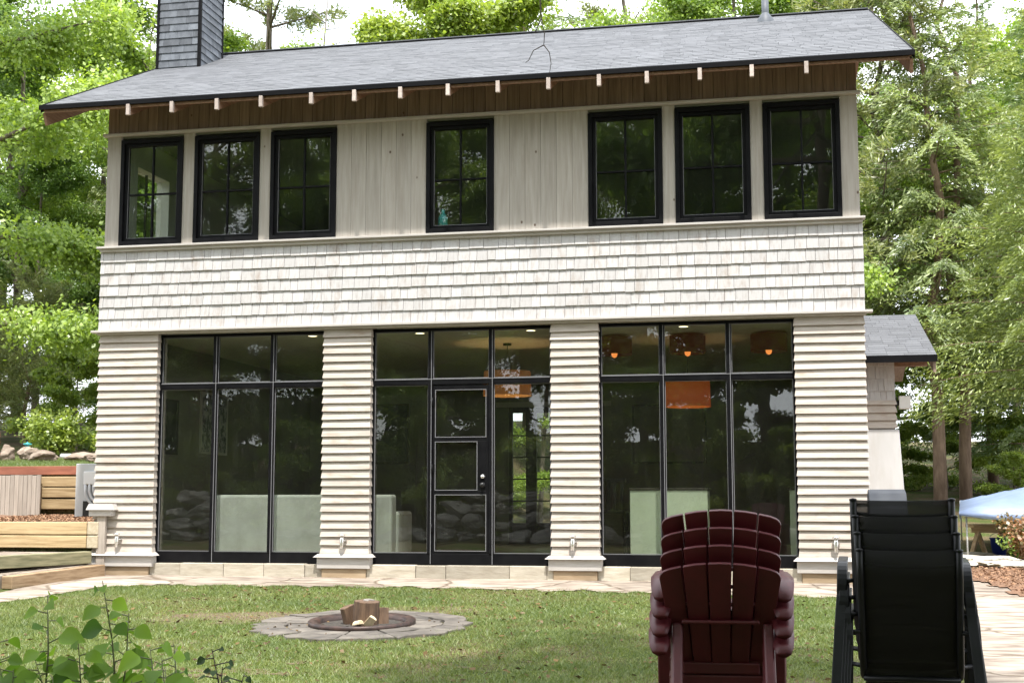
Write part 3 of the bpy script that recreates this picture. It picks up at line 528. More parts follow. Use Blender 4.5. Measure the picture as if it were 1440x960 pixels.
# side, rear walls, floors
SY0, SY1, SZ0, SZ1 = .44, 1.56, 4.15, 5.30
b = MB(); top = lambda y: EZ + PITCH * (y - EY) - .14
b.box(XL, XL + .14, .201, YB, -.3, SZ0); b.box(XL, XL + .14, .201, SY0, SZ0, SZ1); b.box(XL, XL + .14, SY1, YB, SZ0, SZ1)
b.prism([(.201, SZ1), (YB, SZ1), (YB, top(RY) - (YB - RY) * PITCH), (RY, top(RY)), (.201, top(.2))], 'x', XL, XL + .14)
b.build('left_wall', M['white_paint'], house)
MB().prism([(.201, -.3), (YB, -.3), (YB, top(RY) - (YB - RY) * PITCH), (RY, top(RY)), (.201, top(.2))], 'x', XR - .14, XR).build('right_wall', M['whitewash_lap'], house)
MB().box(XR - .145, XR - .141, .21, 7.3, 3.2, 5.6).build('upper_side_lining', M['white_paint'], house)
b = MB(); DX0, DX1, DZ = 3.78, 5.35, 2.38
b.box(XL + .14, DX0, YB - .14, YB, -.3, 3.0); b.box(DX1, XR - .14, YB - .14, YB, -.3, 3.0); b.box(DX0, DX1, YB - .14, YB, DZ, 3.0); b.box(XL + .14, XR - .14, YB - .14, YB, 3.0, 5.85)
b.build('rear_wall', M['interior_wall'], house)
MB().box(XL + .14, XR - .14, .2, YB - .14, -.2, 0.0).build('floor', M['floor_wood'], house)
MB().box(XL + .141, XR - .141, .2, YB - .141, 2.935, 3.2).build('ceiling', M['ceiling_paint'], house)
MB().box(XL + .141, XR - .141, .2, YB - .141, 5.62, 5.7).build('upper_ceiling', M['interior_wall'], house)
MB().box(XL + .14, XL + .145, .21, YB - .15, .0, 2.93).box(XR - .145, XR - .1405, .21, YB - .15, .0, 2.93).build('room_lining', M['interior_wall'], house)
f = MB()
for a, c in ((SY0, SY0 + .09), (SY1 - .09, SY1)): f.box(XL - .02, XL + .17, a, c, SZ0, SZ1)
f.box(XL - .02, XL + .17, SY0 + .09, SY1 - .09, SZ0, SZ0 + .07); f.box(XL - .02, XL + .17, SY0 + .09, SY1 - .09, SZ1 - .09, SZ1)
f.box(XL + .14, XL + .165, SY0 - .1, SY0, SZ0 - .08, SZ1 + .1); f.box(XL + .14, XL + .165, SY1, SY1 + .1, SZ0 - .08, SZ1 + .1); f.box(XL + .14, XL + .165, SY0, SY1, SZ1, SZ1 + .1)
sw = f.build('side_window', M['white_paint'], house, .004)
MB().box(XL + .04, XL + .07, (SY0 + SY1) / 2 - .012, (SY0 + SY1) / 2 + .012, SZ0 + .07, SZ1 - .09).build('muntin', M['black_metal'], sw)
MB().box(XL + .05, XL + .056, SY0 + .09, SY1 - .09, SZ0 + .07, SZ1 - .09).build('pane', M['clear_glass'], sw)
f = MB(); yy0, yy1 = YB - .12, YB - .04
cols = [(3.84, 4.08), (4.27, 4.75), (4.86, 5.22)]; px = DX0
for a, c in cols:
    f.box(px, a, yy0, yy1, 0.0, DZ); px = c
    f.box(a, c, yy0, yy1, 0.0, .36); f.box(a, c, yy0, yy1, DZ - .10, DZ)
    for z in (.74, 1.12, 1.50, 1.88): f.box(a, c, yy0 + .02, yy1 - .02, z - .012, z + .012)
f.box(px, DX1, yy0, yy1, 0, DZ); f.box(4.50, 4.525, yy0 + .021, yy1 - .021, .36, DZ - .1)
rd = f.build('rear_door', M['dark_wood'], house, .003)
for a, c in cols: MB().box(a, c, YB - .083, YB - .078, .36, DZ - .1).build('pane', M['clear_glass'], rd)
MB().box(3.55, 5.6, YB - .16, YB - .141, DZ, DZ + .09).build('door_casing', M['white_paint'], rd)

# roof
RXL, RXR = -.65, 10.08
sl = Vector((0, RY - EY, RZ - EZ)); SL = sl.length; sl.normalize(); nn = Vector((0, -sl.z, sl.y))
b = MB(); P = lambda x, s, h: Vector((x - max(0, x - 9) * .17 * s / SL, EY, EZ)) + sl * s + nn * h
def slab(b, x0, x1, s0, s1, h0, h1, tint=None): b.hexa([P(x0, s0, h0), P(x1, s0, h0), P(x1, s1, h0), P(x0, s1, h0)], [P(x0, s0, h1), P(x1, s0, h1), P(x1, s1, h1), P(x0, s1, h1)], tint)
slab(b, RXL + .02, RXR - .02, .02, SL, -.060, -.02)
b.hexa([(RXL + .02, RY, RZ - .10), (RXR - .22, RY, RZ - .10), (XR + .02, 8.25, EZ - .10), (RXL + .02, 8.25, EZ - .10)], [(RXL + .02, RY, RZ - .005), (RXR - .22, RY, RZ - .005), (XR + .02, 8.25, EZ), (RXL + .02, 8.25, EZ)])
roof = b.build('roof', M['brown_rafter'], house)
b = MB(); nco = 36; ec = SL / nco
for k in range(nco):
    x = RXL - random.uniform(0, .3); s0 = k * ec
    while x < RXR:
        w = random.choice([.16, .2, .24, .3, .33]); x0, x1 = max(x, RXL), min(x + w, RXR); x += w
        if x1 - x0 < .01: continue
        h = .004 + random.choice([0, 0, .001, .002]); 
        b.hexa([P(x0, s0, -.019), P(x1, s0, -.019), P(x1, s0 + ec, -.019), P(x0, s0 + ec, -.019)], [P(x0 + .002, s0, h), P(x1 - .002, s0, h), P(x1 - .002, s0 + ec + .004, .001), P(x0 + .002, s0 + ec + .004, .001)])
b.build('roof_shingles', M['asphalt_shingle'], roof)
MB().bar((RXL, RY, RZ + .002), (RXR - .19, RY, RZ + .002), .16, .014).build('ridge_cap', M['asphalt_shingle'], roof)
b = MB().box(RXL - .012, RXR + .012, EY - .022, EY - .001, EZ - .048, EZ + .010)
for xx in (RXL - .012, RXR): b.hexa([P(xx, 0, -.08), P(xx + .012, 0, -.08), P(xx + .012, SL, -.08), P(xx, SL, -.08)], [P(xx, 0, .014), P(xx + .012, 0, .014), P(xx + .012, SL, .014), P(xx, SL, .014)])
b.build('drip_edge', M['black_fascia'], roof)
b = MB().box(RXL + .045, RXR - .045, EY + .02, EY + .05, EZ - .080, EZ - .05)
b.build('fascia', M['brown_rafter'], roof)
for xx in (RXL + .005, RXR - .04): 
    b = MB(); b.hexa([P(xx, .01, -.25), P(xx + .035, .01, -.25), P(xx + .035, SL, -.25), P(xx, SL, -.25)], [P(xx, .01, -.0855), P(xx + .035, .01, -.0855), P(xx + .035, SL, -.0855), P(xx, SL, -.0855)]); b.build('barge_board', M['brown_rafter'], roof, .003)
for xr in (.57, 1.16, 1.76, 2.34, 2.99, 3.54, 4.12, 4.71, 5.32, 5.93, 6.53, 7.09, 7.70, 8.29, 8.90):
    w = .021; a = MB()
    a.hexa([(xr - w, EY + .012, EZ - .185), (xr + w, EY + .012, EZ - .185), (xr + w, .03, EZ - .185 + .66 * PITCH), (xr - w, .03, EZ - .185 + .66 * PITCH)], [(xr - w, EY + .012, EZ - .064), (xr + w, EY + .012, EZ - .064), (xr + w, .03, EZ - .064 + .66 * PITCH), (xr - w, .03, EZ - .064 + .66 * PITCH)])
    ro = a.build('rafter_tail', M['brown_rafter'], roof)
    MB().box(xr - w - .002, xr + w + .002, EY - .03, EY + .0115, EZ - .188, EZ - .0485).build('end_cap', M['cap_paint'], ro, .003)
# chimney
c0x, c1x, c0y, c1y = -.61, .06, 2.45, 3.25
b = MB(); z = 6.9; e = .112
b.box(c0x + .02, c1x - .02, c0y + .02, c1y - .02, 6.6, 9.9, .3)
while z < 9.75:
    for side in range(4):
        L = (c1x - c0x) if side % 2 == 0 else (c1y - c0y); q = -random.uniform(0, .25)
        while q < L:
            w = random.choice([.2, .26, .3, .36]); a, c = max(q, 0), min(q + w - .003, L); q += w
            if c - a < .02: continue
            o0, o1, i0 = .016 + random.uniform(-.002, .003), .004, -.03
            if side == 0: pt = lambda u, d, zz: (c0x + u, c0y - d, zz)
            elif side == 1: pt = lambda u, d, zz: (c1x + d, c0y + u, zz)
            elif side == 2: pt = lambda u, d, zz: (c1x - u, c1y + d, zz)
            else: pt = lambda u, d, zz: (c0x - d, c1y - u, zz)
            b.hexa([pt(a, o0, z), pt(c, o0, z), pt(c, i0, z), pt(a, i0, z)], [pt(a, o1, z + e), pt(c, o1, z + e), pt(c, i0, z + e), pt(a, i0, z + e)])
    z += e
ch = b.build('chimney', M['chimney_shingle'], house)
b = MB()
for xx, yy in ((c0x, c0y), (c1x, c0y), (c1x, c1y), (c0x, c1y)): b.box(xx - .022, xx + .022, yy - .022, yy + .022, 6.95, 9.8)
b.build('corner_trim', M['black_fascia'], ch)
MB().box(c0x - .07, c1x + .07, c0y - .07, c1y + .07, 9.8, 9.9).build('chimney_cap', M['black_fascia'], ch)
# vent pipe
vz = EZ + PITCH * (3.3 - EY)
MB().tube([(8.42, 3.3, vz - .1), (8.42, 3.3, vz + .33)], .052, 14).lathe([(.13, -.08), (.115, .0), (.07, .06), (.054, .09)], (8.42, 3.3, vz + .02), 14).build('vent_pipe', M['pipe_metal'], roof)
# side wing on the right
WY = 3.0; wz0, wz1 = -.2, 2.75; wx1 = 10.02
b = MB().box(XR + .001, wx1, WY, 7.4, wz0, 2.75, .5)
wing = b.build('side_wing', M['whitewash_lap'], house)
b = MB(); z = 2.05
while z < 2.7:
    x = XR + .001
    while x < wx1:
        w = random.choice([.08, .11, .14]); x1 = min(x + w - .003, wx1 + .01); b.hexa([(x, WY - .03, z), (x1, WY - .03, z), (x1, WY - .002, z), (x, WY - .002, z)], [(x, WY - .012, z + .19), (x1, WY - .012, z + .19), (x1, WY - .002, z + .19), (x, WY - .002, z + .19)]); x += w
    z += .17
b.build('wing_shingles', M['whitewash_shingle'], wing, .002)
b = MB()
for k in range(4):
    z = 1.72 + k * .105; b.hexa([(XR + .001, WY - .045, z), (wx1 + .03, WY - .045, z), (wx1 + .03, WY - .002, z), (XR + .001, WY - .002, z)], [(XR + .001, WY - .012, z + .104), (wx1 + .005, WY - .012, z + .104), (wx1 + .005, WY - .002, z + .104), (XR + .001, WY - .002, z + .104)])
b.build('wing_lap_siding', M['whitewash_lap'], wing, .002)
MB().hexa([(XR + .002, WY - .16, -.2), (wx1 + .13, WY - .16, -.2), (wx1 + .13, 7, -.2), (XR + .002, 7, -.2)], [(XR + .002, WY - .055, 1.70), (wx1 + .045, WY - .055, 1.70), (wx1 + .045, 7, 1.70), (XR + .002, 7, 1.70)]).build('wing_skirt', M['skirt'], wing, .006)
wp = math.tan(R(18)); b = MB()
wey, wez, wry = 2.6, 2.66, 5.4; wxr = 10.55
b.hexa([(XR + .002, wey, wez - .07), (wxr - .01, wey, wez - .07), (wxr - .01, wry, wez - .07 + (wry - wey) * wp), (XR + .002, wry, wez - .07 + (wry - wey) * wp)], [(XR + .002, wey, wez - .012), (wxr - .01, wey, wez - .012), (wxr - .01, wry, wez - .012 + (wry - wey) * wp), (XR + .002, wry, wez - .012 + (wry - wey) * wp)])
b.hexa([(XR + .002, wry, wez - .07 + (wry - wey) * wp), (wxr - .01, wry, wez - .07 + (wry - wey) * wp), (wxr - .01, 8, wez + .1), (XR + .002, 8, wez + .1)], [(XR + .002, wry, wez - .012 + (wry - wey) * wp), (wxr - .01, wry, wez - .012 + (wry - wey) * wp), (wxr - .01, 8, wez + .16), (XR + .002, 8, wez + .16)])
wr = b.build('wing_roof', M['brown_rafter'], wing)
b = MB(); nk = 20; st = (wry - wey) / nk
for k in range(nk):
    x = XR + .002
    while x < wxr:
        w = random.choice([.16, .22, .28]); x1 = min(x + w - .003, wxr); ya = wey - .01 + k * st; za = wez + (k * st - .01) * wp
        b.hexa([(x, ya, za - .011), (x1, ya, za - .011), (x1, ya + st, za - .011 + st * wp), (x, ya + st, za - .011 + st * wp)], [(x, ya, za + .007), (x1, ya, za + .007), (x1, ya + st, za + .002 + st * wp), (x, ya + st, za + .002 + st * wp)]); x += w
b.build('roof_shingles', M['asphalt_shingle'], wr)
MB().box(XR + .003, wxr + .005, wey - .03, wey - .011, wez - .09, wez + .004).build('drip_edge', M['black_fascia'], wr)
MB().hexa([(wxr - .05, wey + .01, wez - .23), (wxr - .015, wey + .01, wez - .23), (wxr - .015, wry, wez - .23 + (wry - wey) * wp), (wxr - .05, wry, wez - .23 + (wry - wey) * wp)], [(wxr - .05, wey + .01, wez - .071), (wxr - .015, wey + .01, wez - .071), (wxr - .015, wry, wez - .071 + (wry - wey) * wp), (wxr - .05, wry, wez - .071 + (wry - wey) * wp)]).build('barge_board', M['brown_board'], wr)
MB().box(wx1 + .001, wxr - .06, WY + .25, WY + .34, wez - .18 + .3 * wp, wez - .07 + .2 * wp).build('lookout_beam', M['brown_rafter'], wr)
f = MB().box(wx1 + .06, wx1 + .21, WY - .03, WY + .12, 1.98, 2.15)
fl = f.build('wall_light', M['white_paint'], wing, .004); MB().tube([(wx1 + .0, WY + .04, 2.06), (wx1 + .059, WY + .04, 2.06)], .04, 10).box(wx1 + .006, wx1 + .03, WY - .02, WY + .1, 1.99, 2.14).build('light_bracket', M['black_plastic'], fl)
# left corner ledge and post
cl = MB().hexa([(-.10, -.155, .64), (.29, -.155, .64), (.29, .3, .64), (-.10, .3, .64)], [(-.075, -.13, .715), (.255, -.13, .715), (.255, .3, .715), (-.075, .3, .715)]).box(-.07, .24, -.125, .3, .565, .6395).build('corner_ledge', M['white_trim'], house, .004)
MB().box(.03, .145, -.095, -.046, -.2, .5645).build('corner_post', M['grey_board'], house, .004)

# ------------------------------------------------------------------ inside the house
def sofa():
    t = thing('sofa', 'long grey slipcovered sofa with its back to the left window wall', 'sofa', (2.55, .9, 0))
    x0, x1 = 1.36, 3.76
    MB().box(x0 + .02, x1 - .02, .42, .64, .08, .83, .5).build('backrest', M['sofa'], t, .03)
    MB().box(x0 + .22, x1 - .22, .645, 1.3, .08, .40, .5).build('seat_base', M['sofa'], t, .03)
    for a in (x0, x1 - .2): MB().box(a, a + .2, .645, 1.32, .08, .62, .5).build('armrest', M['sofa'], t, .04)
    for k in range(3):
        a = x0 + .23 + k * (x1 - x0 - .46) / 3; MB().box(a, a + (x1 - x0 - .46) / 3 - .01, .65, 1.3, .405, .55, .5).build('cushion', M['sofa'], t, .03)
    for a in (x0 + .1, x1 - .1):
        for y in (.47, 1.22): MB().box(a - .03, a + .03, y - .03, y + .03, 0, .079).build('leg', M['dark_wood'], t)
sofa()
def cabinet(x0, x1, label):
    t = thing('cabinet', label, 'cabinet', ((x0 + x1) / 2, .7, 0)); MB().box(x0, x1, .48, .95, .09, .88).build('carcass', M['cabinet'], t, .006)
    MB().box(x0 - .012, x1 + .012, .468, .97, .8805, .905).build('top', M['dark_wood'], t, .004)
    MB().box(x0 + .04, x1 - .04, .52, .9, 0, .089).build('base', M['dark_wood'], t)
    for a in (x0 + .01, (x0 + x1) / 2 + .004): MB().box(a, a + (x1 - x0) / 2 - .014, .951, .968, .1, .87).build('door', M['cabinet'], t, .003)
cabinet(6.71, 7.64, 'pale green cabinet standing behind the right-hand window wall left of its middle')
cabinet(8.60, 9.25, 'pale cabinet partly hidden behind the rightmost pillar')
t = thing('bar_stool', 'dark slatted bar stool beside the pale green cabinet', 'stool', (6.42, 1.2, 0))
MB().box(6.24, 6.60, 1.02, 1.38, .60, .64).build('seat', M['dark_wood'], t, .006)
b = MB()
for k in range(4): b.box(6.27 + k * .085, 6.31 + k * .085, 1.03, 1.05, .64, .98)
b.box(6.245, 6.6, 1.025, 1.055, .9805, 1.03).build('backrest', M['dark_wood'], t, .004)
for a in (6.26, 6.58):
    for y in (1.04, 1.36): MB().box(a - .018, a + .018, y - .018, y + .018, 0, .6).build('leg', M['dark_wood'], t)
def drum(name, label, c, r, h, mat, top=2.935, energy=2):
    t = thing(name, label, 'lamp', (c[0], c[1], top), 'pendant lamps inside the ground floor')
    x, y, z = c
    MB().lathe([(r * .97, -h / 2), (r, -h / 2), (r * .96, h / 2), (r * .93, h / 2)], c, 40).lathe([(r * .97, -h / 2 + .002), (r * .93, h / 2 - .002)], c, 40).build('lamp_shade', mat, t)
    MB().tube([(x, y, z + h / 2 - .1), (x, y, top)], .006, 6).lathe([(0, 0), (.06, 0), (.06, -.03), (0, -.03)], (x, y, top), 14).build('cord', M['black_plastic'], t)
    MB().lathe([(0, -.05), (.035, -.035), (.045, 0), (.03, .04), (.0, .06)], (x, y, z), 14).build('bulb', M['bulb'], t)
    ld = bpy.data.lights.new('lamp_glow', 'POINT'); ld.energy = energy; ld.color = (1, .62, .3); ld.shadow_soft_size = .06; lo = bpy.data.objects.new('lamp_glow', ld); COL.objects.link(lo); lo.parent = t; lo.location = (0, 0, z - top - .12)
drum('pendant_lamp', 'large glowing orange drum pendant behind the right-hand window wall', (7.28, 2.5, 2.20), .31, .38, M['shade_orange'])
drum('pendant_lamp', 'wide cream drum pendant glimpsed behind the top of the black door', (4.78, 2.5, 2.37), .34, .34, M['shade_cream'], energy=4)
for lab, x in (('leftmost of three small amber lamps near the ceiling of the right bay', 6.36), ('middle one of three small amber lamps near the ceiling of the right bay', 7.33), ('rightmost of three small amber lamps near the ceiling of the right bay', 8.38)):
    t = thing('ceiling_lamp', lab, 'lamp', (x, 1.9, 2.935), 'small amber ceiling lamps')
    MB().lathe([(.23, -.26), (.235, -.26), (.235, -.03), (.03, -.001), (.0, -.001)], (x, 1.9, 2.935), 28).build('lamp_shade', M['shade_brown'], t)
    MB().lathe([(0, -.30), (.03, -.285), (.042, -.25), (.03, -.2), (.015, -.17), (0, -.17)], (x, 1.9, 2.935), 14).build('bulb', M['bulb'], t)
for lab, x in (('recessed ceiling downlight in the upper right pane of the left bay', 2.42), ('recessed ceiling downlight in the upper left pane of the door bay', 3.90), ('recessed ceiling downlight in the upper right pane of the door bay', 5.38), ('recessed ceiling downlight above the orange drum pendant', 7.34)):
    t = thing('downlight', lab, 'ceiling light', (x, 1.1, 2.935), 'recessed downlights'); MB().lathe([(.085, 0), (.085, -.006), (.062, -.006), (.062, 0)], (x, 1.1, 2.9345), 20).build('rim', M['white_paint'], t); MB().lathe([(0, -.003), (.061, -.003)], (x, 1.1, 2.9345), 20).build('lens', M['downlight'], t)
def picture(label, axis, c, w, h, mat, mat2):
    t = thing('picture', label, 'picture', c, 'pictures on the inside walls'); x, y, z = c
    if axis == 'y': bx = lambda a, b_, d, e, p, q: (x + a, x + b_, y - q, y - p, z + d, z + e)
    else: bx = lambda a, b_, d, e, p, q: (x + p, x + q, y + a, y + b_, z + d, z + e)
    MB().box(*bx(-w / 2, w / 2, -h / 2, h / 2, .004, .02)).build('artwork', mat, t)
    f = MB(); s = .035
    for a, b_, d, e in ((-w / 2 - s, -w / 2, -h / 2 - s, h / 2 + s), (w / 2, w / 2 + s, -h / 2 - s, h / 2 + s), (-w / 2, w / 2, h / 2, h / 2 + s), (-w / 2, w / 2, -h / 2 - s, -h / 2)): f.box(*bx(a, b_, d, e, .003, .03))
    f.build('frame', mat2, t)
picture('tall dark print on the back wall beside the black door', 'y', (1.62, YB - .141, 1.93), .62, 1.0, M['art_dark'], M['dark_wood'])
picture('large pale framed print on the back wall below the orange pendant', 'y', (6.60, YB - .141, 1.88), 1.2, .95, M['art_pale'], M['dark_wood'])
picture('small black-framed picture on the left wall near the window', 'x', (XL + .146, 1.68, 1.78), .5, .7, M['art_dark'], M['black_plastic'])
picture('blue and white abstract print further along the left wall', 'x', (XL + .146, 3.2, 1.9), .9, .85, M['art_blue'], M['white_paint'])
t = MB().lathe([(0, 0), (.045, 0), (.06, .03), (.06, .13), (.03, .17), (.022, .2), (.022, .23), (0, .23)], (4.45, .14, 4.126), 16).build('bottle', M['teal']); tag(t, 'teal bottle standing inside the middle upper window sill', 'bottle')
MB().box(4.3, 5.1, .1, .2, 4.09, 4.1255).build('inner_sill', M['white_paint'], house)

# ------------------------------------------------------------------ left side: terrace timbers, box, boulders
def plank(name, label, a, b_, w, h, mat, group, endm=None, bev=.008):
    o = MB().bar(a, b_, w, h).build(name, mat, None, bev); return tag(o, label, 'timber', group)
G = 'landscape timbers of the terrace steps'
plank('timber', 'top yellow timber of the terrace wall left of the house', (-3.4, -.03, .41), (-.105, -.03, .41), .14, .155, M['timber'], G)
plank('timber', 'yellow timber with swirling grain second from the top of the terrace wall', (-3.4, -.035, .242), (-.105, -.035, .242), .14, .155, M['timber'], G)
plank('timber', 'pale cut timber end closing the top course beside the corner post', (-.02, -.105, .412), (-.02, 1.2, .412), .15, .157, M['timber_end'], G)
plank('timber', 'pale cut timber end closing the second course beside the corner post', (-.02, -.11, .243), (-.02, 1.2, .243), .15, .157, M['timber_end'], G)
plank('timber', 'greenish treated timber forming the second step edge', (-.02, -.20, .055), (-.85, -2.25, .035), .15, .15, M['timber_green'], G)
plank('timber', 'tan timber forming the lowest step edge on the paving', (.15, -.19, -.105), (-.135, -1.80, -.165), .15, .145, M['timber_tan'], G)
o = MB().hexa([(-3.4, -.13, .0), (-.12, -.13, .0), (-.95, -2.3, .0), (-3.4, -2.3, .0)], [(-3.4, -.13, .115), (-.12, -.13, .115), (-.95, -2.3, .10), (-3.4, -2.3, .10)]).build('step_tread', M['paving']); tag(o, kind='structure')
o = MB().hexa([(-3.4, -.16, -.3), (.06, -.16, -.3), (-.32, -2.12, -.3), (-3.4, -2.12, -.3)], [(-3.4, -.16, -.03), (.06, -.16, -.03), (-.32, -2.12, -.11), (-3.4, -2.12, -.11)]).build('step_tread_lower', M['paving']); tag(o, kind='structure')
G2 = 'timbers of the upper retaining wall'
for lab, z in (('top timber of the upper retaining wall beside the grey utility box', 1.04), ('middle timber of the upper retaining wall beside the grey utility box', .875), ('bottom timber of the upper retaining wall beside the grey utility box', .70)):
    plank('timber', lab, (-2.54, 2.95, z), (-1.2, 2.95, z), .15, .148, M['timber'], G2)
t = thing('board_fence', 'low weathered grey board fence with a red top rail on the left terrace', 'fence', (-3.6, 2.75, .5)); b = MB(); x = -4.6
while x < -2.55: b.box(x, x + .068, 2.80, 2.825, .50, 1.135 + random.uniform(-.004, .004)); x += .073
b.build('boards', M['grey_board'], t, .003); MB().box(-4.6, -2.55, 2.826, 2.87, .6, .7).box(-4.6, -2.55, 2.826, 2.87, .95, 1.05).build('rails', M['grey_board'], t)
o = MB().box(-4.6, -1.2, 2.96, 3.08, 1.145, 1.275).build('edging_board', M['red_board'], None, .006); tag(o, 'long red cedar edging board along the edge of the upper lawn', 'board')
t = thing('utility_box', 'light grey metal utility box with curved conduits at the left house corner', 'utility box', (-.98, 1.5, .5))
MB().box(-1.18, -.72, 1.5, 1.85, .5, 1.27).build('cabinet', M['grey_metal'], t, .01); MB().box(-1.03, -.80, 1.44, 1.499, .98, 1.16).build('junction_cover', M['white_pvc'], t, .008)
for k in range(3):
    q = -1.0 + k * .06; MB().tube([(q, 1.46, .985), (q, 1.46, .86 - k * -.02), (q + .03, 1.46, .78 + .02 * k), (q + .1, 1.46, .70 + .02 * k), (q + .2, 1.46, .655 + .02 * k), (-.06, 1.46, .64 + .02 * k)], .021, 8).build('conduit', M['conduit'], t)
MB().box(-1.04, -.86, 1.47, 1.499, .52, .75).build('dark_vent', M['black_plastic'], t)
def rockmesh(name, sx, sy, sz, seed, mat, sub=4, rough=.36):
    bm = bmesh.new(); bmesh.ops.create_icosphere(bm, subdivisions=sub, radius=1); r = random.Random(seed)
    ax = [Vector((r.uniform(-1, 1), r.uniform(-1, 1), r.uniform(-1, 1))).normalized() for _ in range(16)]; of = [r.uniform(.5, .88) for _ in ax]
    from mathutils import noise as mn
    for v in bm.verts:
        p = v.co.copy()
        for a, d in zip(ax, of):
            q = p.dot(a)
            if q > d: p -= a * (q - d) * .85
        p *= 1 + rough * mn.fractal(p * 1.7 + Vector((seed * 3.1, 0, 0)), 1.0, 2.0, 4) * .5
        v.co = Vector((p.x * sx, p.y * sy, p.z * sz))
    me = bpy.data.meshes.new(name); bm.to_mesh(me); bm.free(); at = me.attributes.new('tint', 'FLOAT', 'FACE'); at.data.foreach_set('value', [r.random()] * len(me.polygons))
    me.materials.append(mat); return me
def rock(name, label, cat, loc, s, seed, mat, group=None, rz=0):
    o = bpy.data.objects.new(name, rockmesh(name, *s, seed, mat)); COL.objects.link(o); o.location = loc; o.rotation_euler.z = rz; return tag(o, label, cat, group)
G = 'boulders edging the upper lawn'
for k, (lab, x, y, s) in enumerate((('pinkish boulder at the left picture edge under the rusty conifer', -6.55, 7.6, (.28, .24, .17)), ('upright pinkish boulder beside the rusty conifer', -6.02, 7.5, (.16, .2, .21)), ('pale topped boulder carrying the teal pot', -5.78, 7.9, (.34, .3, .19)), ('wide layered pink boulder in the middle of the upper row', -5.25, 7.5, (.40, .3, .165)), ('flat pale slab boulder under the white pole', -4.75, 8.1, (.42, .34, .12)), ('squat pink boulder at the right end of the upper row', -4.15, 7.6, (.30, .3, .12)))):
    rock('boulder', lab, 'boulder', (x, y, float(H(x, y)) + s[2] * .62), s, 20 + k, M['boulder'], G, k * .9)
rock('boulder', 'rounded pale boulder ending the steps at the left picture edge', 'boulder', (-.30, -1.98, -.14), (.15, .17, .16), 44, M['boulder'])
t = MB().lathe([(0, 0), (.05, 0), (.06, .03), (.035, .06), (.04, .11), (.08, .12), (.08, .14), (.02, .15), (.0, .18)], (-5.82, 7.9, 1.70), 16).build('garden_pot', M['teal']); tag(t, 'small teal lidded garden pot on a pale boulder', 'pot')
t = MB().tube([(-6.3, 10, 1.66), (-4.6, 10, 1.64), (-2.5, 10.1, 1.60)], .06, 10).build('pole', M['white_pvc']); tag(t, 'long white plastic pole lying on the upper lawn', 'pole')

# ------------------------------------------------------------------ fire pit
t = thing('fire_pit', 'round fire pit with a rusty iron rim set in a flagstone circle', 'fire pit', (PIT[0], PIT[1], float(H(*PIT))))
b = MB(); a = 0; gz = lambda x, y: float(H(x, y))
def slab_sector(a0, a1, r0, r1):
    pts = []
    n = 5
    for i in range(n + 1): q = a0 + (a1 - a0) * i / n; rr = r1 * random.uniform(.93, 1.04); pts.append((PIT[0] + rr * math.cos(q), PIT[1] + rr * math.sin(q)))
    for i in range(n, -1, -1): q = a0 + (a1 - a0) * i / n; rr = r0 * random.uniform(.97, 1.03); pts.append((PIT[0] + rr * math.cos(q), PIT[1] + rr * math.sin(q)))
    h = .018 + random.uniform(0, .014); m = len(pts)
    b.add([(x, y, gz(x, y) - .03) for x, y in pts] + [(x, y, gz(x, y) + h) for x, y in pts], [tuple(range(m - 1, -1, -1)), tuple(range(m, 2 * m))] + [(i, (i + 1) % m, m + (i + 1) % m, m + i) for i in range(m)])
while a < 2 * math.pi - .15:
    w = min(random.uniform(.42, .75), 2 * math.pi - a); rm = random.uniform(.66, .78); slab_sector(a + .015, a + w - .015, .44, rm - .012); slab_sector(a + .015 + random.uniform(-.1, .1), a + w - .015, rm + .008, .97); a += w
b.build('stone_surround', M['ring_stone'], t, .006)
zr = gz(*PIT)
ir = MB().lathe([(.385, -.25), (.388, .020), (.398, .052), (.462, .064), (.478, .054), (.474, .02), (.42, .005), (.41, -.25)], (PIT[0], PIT[1], zr), 48); ir.v = [(p[0], p[1], p[2] + .05 * (p[1] - PIT[1])) for p in ir.v]; ir.build('iron_ring', M['iron'], t)
ab = MB().lathe([(0, .024), (.2, .020), (.39, .016)], (PIT[0], PIT[1], zr), 24); ab.v = [(p[0], p[1], p[2] + .045 * (p[1] - PIT[1])) for p in ab.v]; ab.build('ash_bed', M['ash'], t)  # raised ash disc, coloured dark to stand for the shaded hole
def log(label, c, r, h, rot, mat, seed, wedge=1.0):
    rr = random.Random(seed); n = 11; b = MB(); ring = []
    for k in range(n):
        q = math.pi * 2 * k / n * wedge; ring.append((math.cos(q) * r * rr.uniform(.88, 1.08), math.sin(q) * r * rr.uniform(.88, 1.08)))
    if wedge < 1: ring.append((0, 0))
    b.prism(ring, 'z', -h / 2, h / 2)
    o = b.build('firewood_log', mat, None, .006); o.location = c; o.rotation_euler = rot; return tag(o, label, 'log', 'firewood in the fire pit')
log('thick upright brown log in the middle of the fire pit', (4.90, -4.22, zr + .09), .118, .27, (R(4), R(3), .4), M['firewood'], 1)
log('dark split log leaning against the left of the thick log', (4.76, -4.19, zr + .06), .085, .24, (R(-6), R(-14), 1.2), M['firewood'], 2, .55)
log('brown split log tucked behind the right of the thick log', (4.99, -4.08, zr + .05), .085, .2, (R(8), R(10), 2.6), M['firewood'], 3, .6)
log('flat grey chunk of wood lying on top of the thick log', (4.91, -4.19, zr + .222), .055, .025, (R(6), R(4), .3), M['dead_wood'], 4, .8)
log('pale wood chip standing at the front right of the thick log', (4.97, -4.36, zr + .05), .038, .11, (R(30), R(35), .5), M['firewood_pale'], 5, .6)
log('small pale wood scrap lying at the foot of the thick log', (4.87, -4.37, zr + .03), .035, .09, (R(80), R(10), .9), M['firewood_pale'], 6, .6)

